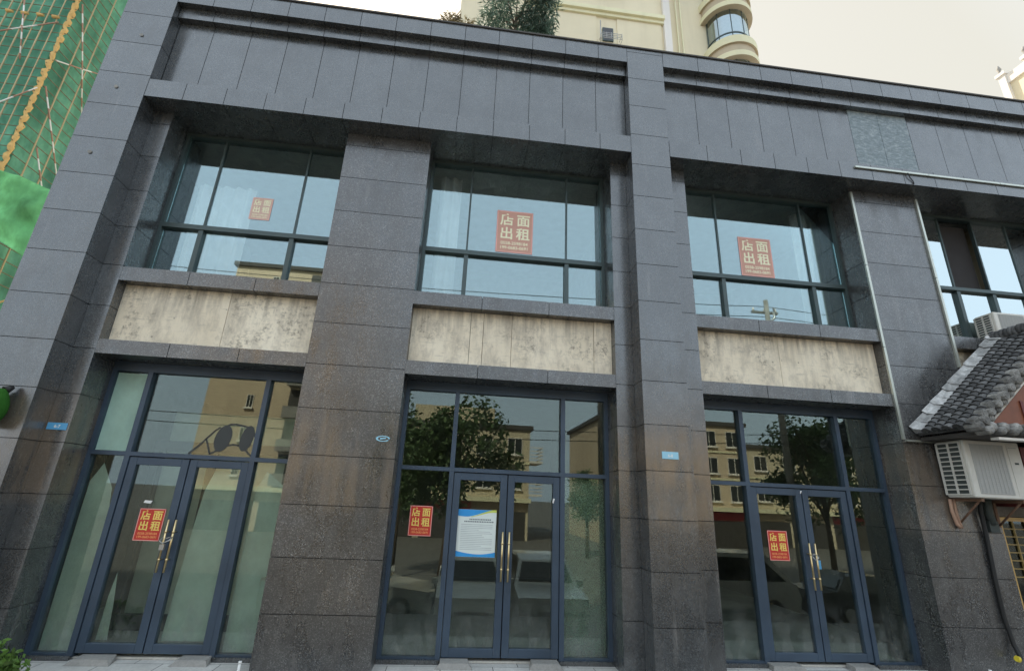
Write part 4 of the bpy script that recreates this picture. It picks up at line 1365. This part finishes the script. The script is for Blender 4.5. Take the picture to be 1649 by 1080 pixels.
for k in range(4):
    zf = 45.1 + 7.0 * k - 14.0
    bay = MB()
    ring(bay, BX, BY, 0.0, 2.78, zf, zf + 0.65, 0, 1)
    ring(bay, BX, BY, 0.0, 2.55, zf + 0.652, zf + 1.75, 1)
    ring(bay, BX, BY, 0.0, 2.78, zf + 1.752, zf + 2.7, 0, 1)
    bp = bay.build('bay_window', ['cream', 'soffit_tan'], tw)
    g = MB(); ring(g, BX, BY, 2.10, 2.2, zf + 2.702, zf + 6.998); g.build('pane', 'glass_far', bp)
    g = MB(); ring(g, BX, BY, 0.2, 1.6, zf + 2.71, zf + 6.99); g.build('curtain', 'curtain', bp)
    fr = MB()
    for a in range(6):
        t_ = math.pi * (1.02 + .96 * a / 5)
        x_, y_ = BX + 2.2 * math.cos(t_), BY + 2.2 * math.sin(t_)
        fr.tube([(x_, y_, zf + 2.70), (x_, y_, zf + 6.99)], 0.05, 6)
    ring(fr, BX, BY, 2.15, 2.25, zf + 3.65, zf + 3.80)
    fr.build('frame', 'frame_green', bp)

XF = None
ft = thing('distant_tower', 'distant cream tower with finials on its corner columns at the far right', 'building')
b = MB()
b.box(74.6, 90, 28, 39.6, 0, 61.6); b.build('wall', 'beige', ft)
MB().box(74.3, 74.598, 28, 39.6, 61.0, 62.4).build('parapet', 'pale_trim', ft)
for y in (39.9, 36.6, 33.3):
    b = MB()
    b.box(74.1, 74.9, y - 0.5, y + 0.35, 0, 62.6)
    b.box(73.9, 75.1, y - 0.7, y + 0.55, 62.6, 63.1)
    b.build('column', 'pale_trim', ft)
    b = MB()
    b.tube([(74.3, y, 63.1), (74.3, y, 63.6), (74.3, y, 63.9), (74.3, y, 64.6)], [0.28, 0.12, 0.30, 0.08], 8)
    b.build('finial', 'concrete', ft)

# ------------------------------------------------------------------ the street opposite, seen in the glass
GZ = -1.4
def apartment(name, label, x0, x1, yfront, depth, z1, floors, cols, wall='beige_street', shop=True, win=(1.3, 1.4), group=None, wx=None, bands=True):
    t = thing(name, label, 'building', group)
    MB().box(x0, x1, yfront - depth, yfront, GZ, z1).build('wall', wall, t)
    MB().box(x0 - 0.25, x1 + 0.25, yfront - depth - 0.25, yfront + 0.25, z1 + 0.001, z1 + 0.35).build('roof', 'roof_dark', t)
    base = 3.3 if shop else 0.8
    fh = (z1 - GZ - base) / floors
    proto = None
    for f in range(floors):
        for c in range(cols):
            cx_ = wx if wx else x0 + (x1 - x0) * (c + .5) / cols
            cz_ = GZ + base + fh * (f + .5)
            if proto is None:
                b = MB()
                w, h = win
                b.box(-w / 2, w / 2, 0.001, 0.06, -h / 2, h / 2)
                b.box(-w / 2 - 0.1, w / 2 + 0.1, 0.001, 0.22, -h / 2 - 0.12, -h / 2 - 0.002)
                proto = b.build('window', 'pale_trim', t)
                proto.location = (cx_, yfront, cz_)
                g = MB()
                g.box(-w / 2 + .06, -0.03, 0.061, 0.07, -h / 2 + .06, h / 2 - .06); g.box(0.03, w / 2 - .06, 0.061, 0.07, -h / 2 + .06, h / 2 - .06)
                pp = g.build('pane', 'car_glass', proto)
            else:
                o = proto.copy(); col.objects.link(o); o.location = (cx_, yfront, cz_)
                p2 = pp.copy(); col.objects.link(p2); p2.parent = o
        if f and bands:
            MB().box(x0 - 0.02, x1 + 0.02, yfront + 0.001, yfront + 0.10, GZ + base + fh * f - 0.08, GZ + base + fh * f + 0.08).build('floor_band', 'cream', t)
    if shop:
        MB().box(x0 - 0.1, x1 + 0.1, yfront + 0.001, yfront + 0.8, GZ + 2.95, GZ + 3.3).build('shop_cornice', 'cream', t)
        n = max(2, int((x1 - x0) / 4))
        for k in range(n):
            a = x0 + (x1 - x0) * k / n + 0.25; c = x0 + (x1 - x0) * (k + 1) / n - 0.25
            MB().box(a, c, yfront + 0.001, yfront + 0.05, GZ, GZ + 2.2).build('shop_opening', 'shop_dark', t)
            MB().box(a, c, yfront + 0.002, yfront + 0.12, GZ + 2.25, GZ + 2.9).build('shop_sign', 'shop_red' if k % 3 == 2 else 'beige_pink', t)
    return t
a1 = apartment('apartment_block', 'beige three storey apartment block across the street, mirrored in the middle doors', -12, 6.3, -35, 12, 7.6, 2, 7)
MB().box(-4, 3.2, -44, -36.5, 7.96, 9.6).build('roof_room', 'beige_street', a1)
for zz in (1.9, 4.6):
    b = MB()
    b.box(6.31, 7.4, -38, -34.6, zz + 0.2, zz + 0.38)
    for k in range(4):
        b.box(6.32, 7.4, -34.62, -34.58, zz + 0.55 + 0.3 * k, zz + 0.63 + 0.3 * k)
        b.box(7.36, 7.42, -38, -34.63, zz + 0.55 + 0.3 * k, zz + 0.63 + 0.3 * k)
    b.build('balcony', 'pale_trim', a1)
apartment('apartment_block', 'beige apartment block with red shop sign, mirrored in the rightmost sidelight', 12.6, 26.2, -35, 12, 9.0, 3, 6, 'beige_pink')
a3 = apartment('apartment_block', 'tall pinkish apartment block mirrored in the transom of the leftmost doors', -21.2, -9.8, -35, 12, 21.0, 7, 1, 'beige_pink', True, (0.55, 1.1), None, -17.6, False)
for f in range(7):
    z = 2.0 + 2.7 * f
    bb = MB()
    bb.box(-14.6, -13.1, -34.99, -34.1, z, z + 0.16); bb.box(-14.6, -13.1, -34.15, -34.1, z + 0.161, z + 0.95)
    bb.build('balcony', 'concrete', a3)
    MB().box(-14.5, -13.2, -34.99, -34.95, z + 0.17, z + 2.5).build('balcony_opening', 'shop_dark', a3)
apartment('apartment_block', 'long low beige apartment block mirrored low in the rightmost doors', 28, 52, -38, 10, 7.5, 2, 8)


tg = 'street trees mirrored in the shop glass'
tree((-0.3, -12.0, GZ), 2.6, (0.05, -12.0, 3.1), (2.45, 2.3, 2.75), 7500, 0.24, 61, 'leafy street tree mirrored in the middle shopfront', tg)
tree((15.6, -12.5, GZ), 2.8, (15.6, -12.5, 3.6), (2.5, 2.3, 2.5), 6500, 0.24, 62, 'leafy street tree mirrored in the transom of the rightmost doors', tg)
tree((19.5, -13.0, GZ), 2.8, (19.5, -13.0, 4.2), (2.3, 2.2, 2.7), 5000, 0.24, 63, 'leafy street tree mirrored in the right sidelight of the rightmost doors', tg)
tree((8.4, -24.0, GZ), 2.2, (8.4, -24.0, 2.2), (1.3, 1.3, 1.5), 2200, 0.24, 64, 'small far street tree mirrored in the middle transom', tg)
tree((-2.3, -14.5, GZ), 2.0, (-2.2, -14.5, 3.3), (1.9, 1.6, 3.0), 5500, 0.24, 65, 'bushy street tree mirrored in the left sidelight of the middle shopfront', tg)

t = thing('utility_pole', 'concrete utility pole with crossarms mirrored in the upstairs window by the metal strip', 'utility pole')
MB().tube([(13.86, -12, GZ), (13.86, -12, 11.15)], [0.17, 0.10], 12).build('pole', 'concrete', t)
b = MB(); b.box(13.2, 14.5, -12.22, -12.12, 10.55, 10.65); b.tube([(13.86, -12, 10.0), (14.2, -12, 10.3), (14.22, -12, 10.8)], 0.05, 6)
b.build('crossarm', 'steel', t)
for x in (13.3, 13.86, 14.4):
    MB().tube([(x, -12.17, 10.65), (x, -12.17, 10.82)], [0.06, 0.03], 8).build('insulator', 'pale_trim', t)
for zz, y, lb in ((10.9, -12.15, 'uppermost overhead wire carried by the utility pole'), (10.35, -12.05, 'second overhead wire below the pole crossarm'), (4.9, -11.8, 'low sagging telephone wire crossing the mirrored street'), (4.55, -11.9, 'lowest telephone wire crossing the mirrored street')):
    b = MB()
    for xa, xb in ((-26, 13.86), (13.86, 54)):
        b.tube([(xa + (xb - xa) * k / 16, y, zz - 0.55 * 4 * (k / 16) * (1 - k / 16)) for k in range(17)], 0.016, 5)
    tag(b.build('overhead_wire', 'rubber'), lb, 'wire', 'overhead wires')

def vehicle(x, y, rz, label, paint, kind='suv'):
    t = thing('parked_car' if kind != 'van' else 'parked_van', label, 'car' if kind != 'van' else 'van', 'vehicles parked behind the viewer', (x, y, GZ))
    t.rotation_euler = (0, 0, rz)
    if kind == 'van':
        body = [(-2.3, .32), (2.25, .32), (2.32, .75), (2.2, 1.1), (-2.36, 1.1), (-2.38, .6)]
        cab = [(-2.34, 1.1), (2.15, 1.1), (1.35, 1.92), (-2.25, 1.95)]
        hw, rw = .85, .76
    elif kind == 'suv':
        body = [(-2.2, .34), (2.2, .34), (2.3, .6), (2.22, .92), (1.0, 1.05), (-2.22, 1.08), (-2.28, .6)]
        cab = [(-2.15, 1.07), (1.0, 1.05), (.35, 1.60), (-.4, 1.68), (-1.85, 1.64)]
        hw, rw = .9, .68
    else:
        body = [(-2.25, .28), (2.25, .28), (2.32, .5), (2.2, .78), (1.0, .92), (-1.6, .98), (-2.25, .92), (-2.3, .55)]
        cab = [(-1.7, .97), (1.05, .92), (.3, 1.38), (-.8, 1.44), (-1.3, 1.36)]
        hw, rw = .88, .66
    b = MB(); b.prism_xz(body, -hw, hw)
    bo = b.build('body', paint, t, 0.06)
    zlo = cab[0][1]
    zhi = max(p[1] for p in cab)
    def loft(poly, f, sh=0.0):
        q = MB()
        yw = lambda z: (hw - .03) + ((rw - (hw - .03)) * (z - zlo) / (zhi - zlo)) + f
        A = [(px, -yw(pz), pz) for px, pz in poly]; B2 = [(px, yw(pz), pz) for px, pz in poly]
        q.face(A); q.face(B2[::-1])
        for k in range(len(poly)):
            k2 = (k + 1) % len(poly)
            q.face([A[k], B2[k], B2[k2], A[k2]])
        return q
    loft(cab, 0).build('cabin', paint, t, 0.04)
    cxm = sum(p[0] for p in cab) / len(cab); czm = (zlo + zhi) / 2
    inner = [(cxm + (px - cxm) * .90, zlo + .06 + (pz - zlo) * .78) for px, pz in cab]
    loft(inner, 0.012).build('side_window', 'car_glass', t)
    # windscreen and rear window: inset copies pushed out lengthwise
    ws = MB()
    fa, fb2 = cab[1], cab[2]
    ra, rb = cab[0], cab[-1]
    for (pa, pb, s) in ((fa, fb2, 1), (ra, rb, -1)):
        d = Vector((pb[0] - pa[0], 0, pb[1] - pa[1])); nn = Vector((abs(d.z), 0, abs(d.x) * .8)).normalized() * .03; nn.x *= s
        p0 = Vector((pa[0], 0, pa[1])) + d * .12 + nn; p1 = Vector((pa[0], 0, pa[1])) + d * .88 + nn
        ws.face([(p0.x, -hw + .14, p0.z), (p0.x, hw - .14, p0.z), (p1.x, rw - .06, p1.z), (p1.x, -rw + .06, p1.z)])
        o_ = ws
    w_ = ws.build('windscreen', 'car_glass', t)
    md = w_.modifiers.new('thickness', 'SOLIDIFY'); md.thickness = .01
    for wx in (-1.4, 1.42):
        for sy in (-1, 1):
            w = MB().tube([(wx, sy * (hw - .2), .33), (wx, sy * (hw + .02), .33)], .33, 20).build('wheel', 'rubber', t)
            MB().tube([(wx, sy * (hw + .0), .33), (wx, sy * (hw + .03), .33)], .2, 14).build('rim', 'steel', w)
    fx = max(p[0] for p in body)
    MB().box(fx - .12, fx + .012, -.42, .42, body[0][1] + .12, body[0][1] + .30).build('grille', 'plastic_dark', t)
    MB().box(fx - .02, fx + .022, -.24, .24, body[0][1] + .02, body[0][1] + .11).build('number_plate', 'white', t)
    MB().box(-1.9, 1.9, -hw - .008, hw + .008, body[0][1] - .06, body[0][1] + .07).build('sill_trim', 'plastic_dark', t)
    for sy in (-1, 1):
        MB().box(body[2][0] - .12, body[2][0] + .015, sy * (hw - .22) - .16, sy * (hw - .22) + .16, .66, .80).build('headlight', 'lamp_clear', t)
        MB().box(-2.31, -2.16, sy * (hw - .16) - .1, sy * (hw - .16) + .1, .78, .98).build('tail_light', 'lamp_red', t)
        MB().box(.75, .95, sy * (hw + .08) - .08, sy * (hw + .08) + .08, 1.02, 1.16).build('mirror', paint, t)
    return t
vehicle(-2.6, -8.2, 0.06, 'silver sedan parked furthest left of the mirrored cars', 'car_silver', 'sedan')
vehicle(0.65, -8.0, R(90), 'white hatch car facing the shop, left of the mirrored pair', 'car_white', 'suv')
vehicle(2.75, -8.2, R(91), 'white hatch car facing the shop, right of the mirrored pair', 'car_silver', 'suv')
vehicle(8.6, -9.0, 0.03, 'grey van parked side on, mirrored in the left sidelight of the rightmost doors', 'car_silver', 'van')
vehicle(13.6, -8.6, 0.02, 'dark sedan parked furthest right of the mirrored cars', 'car_dark', 'sedan')
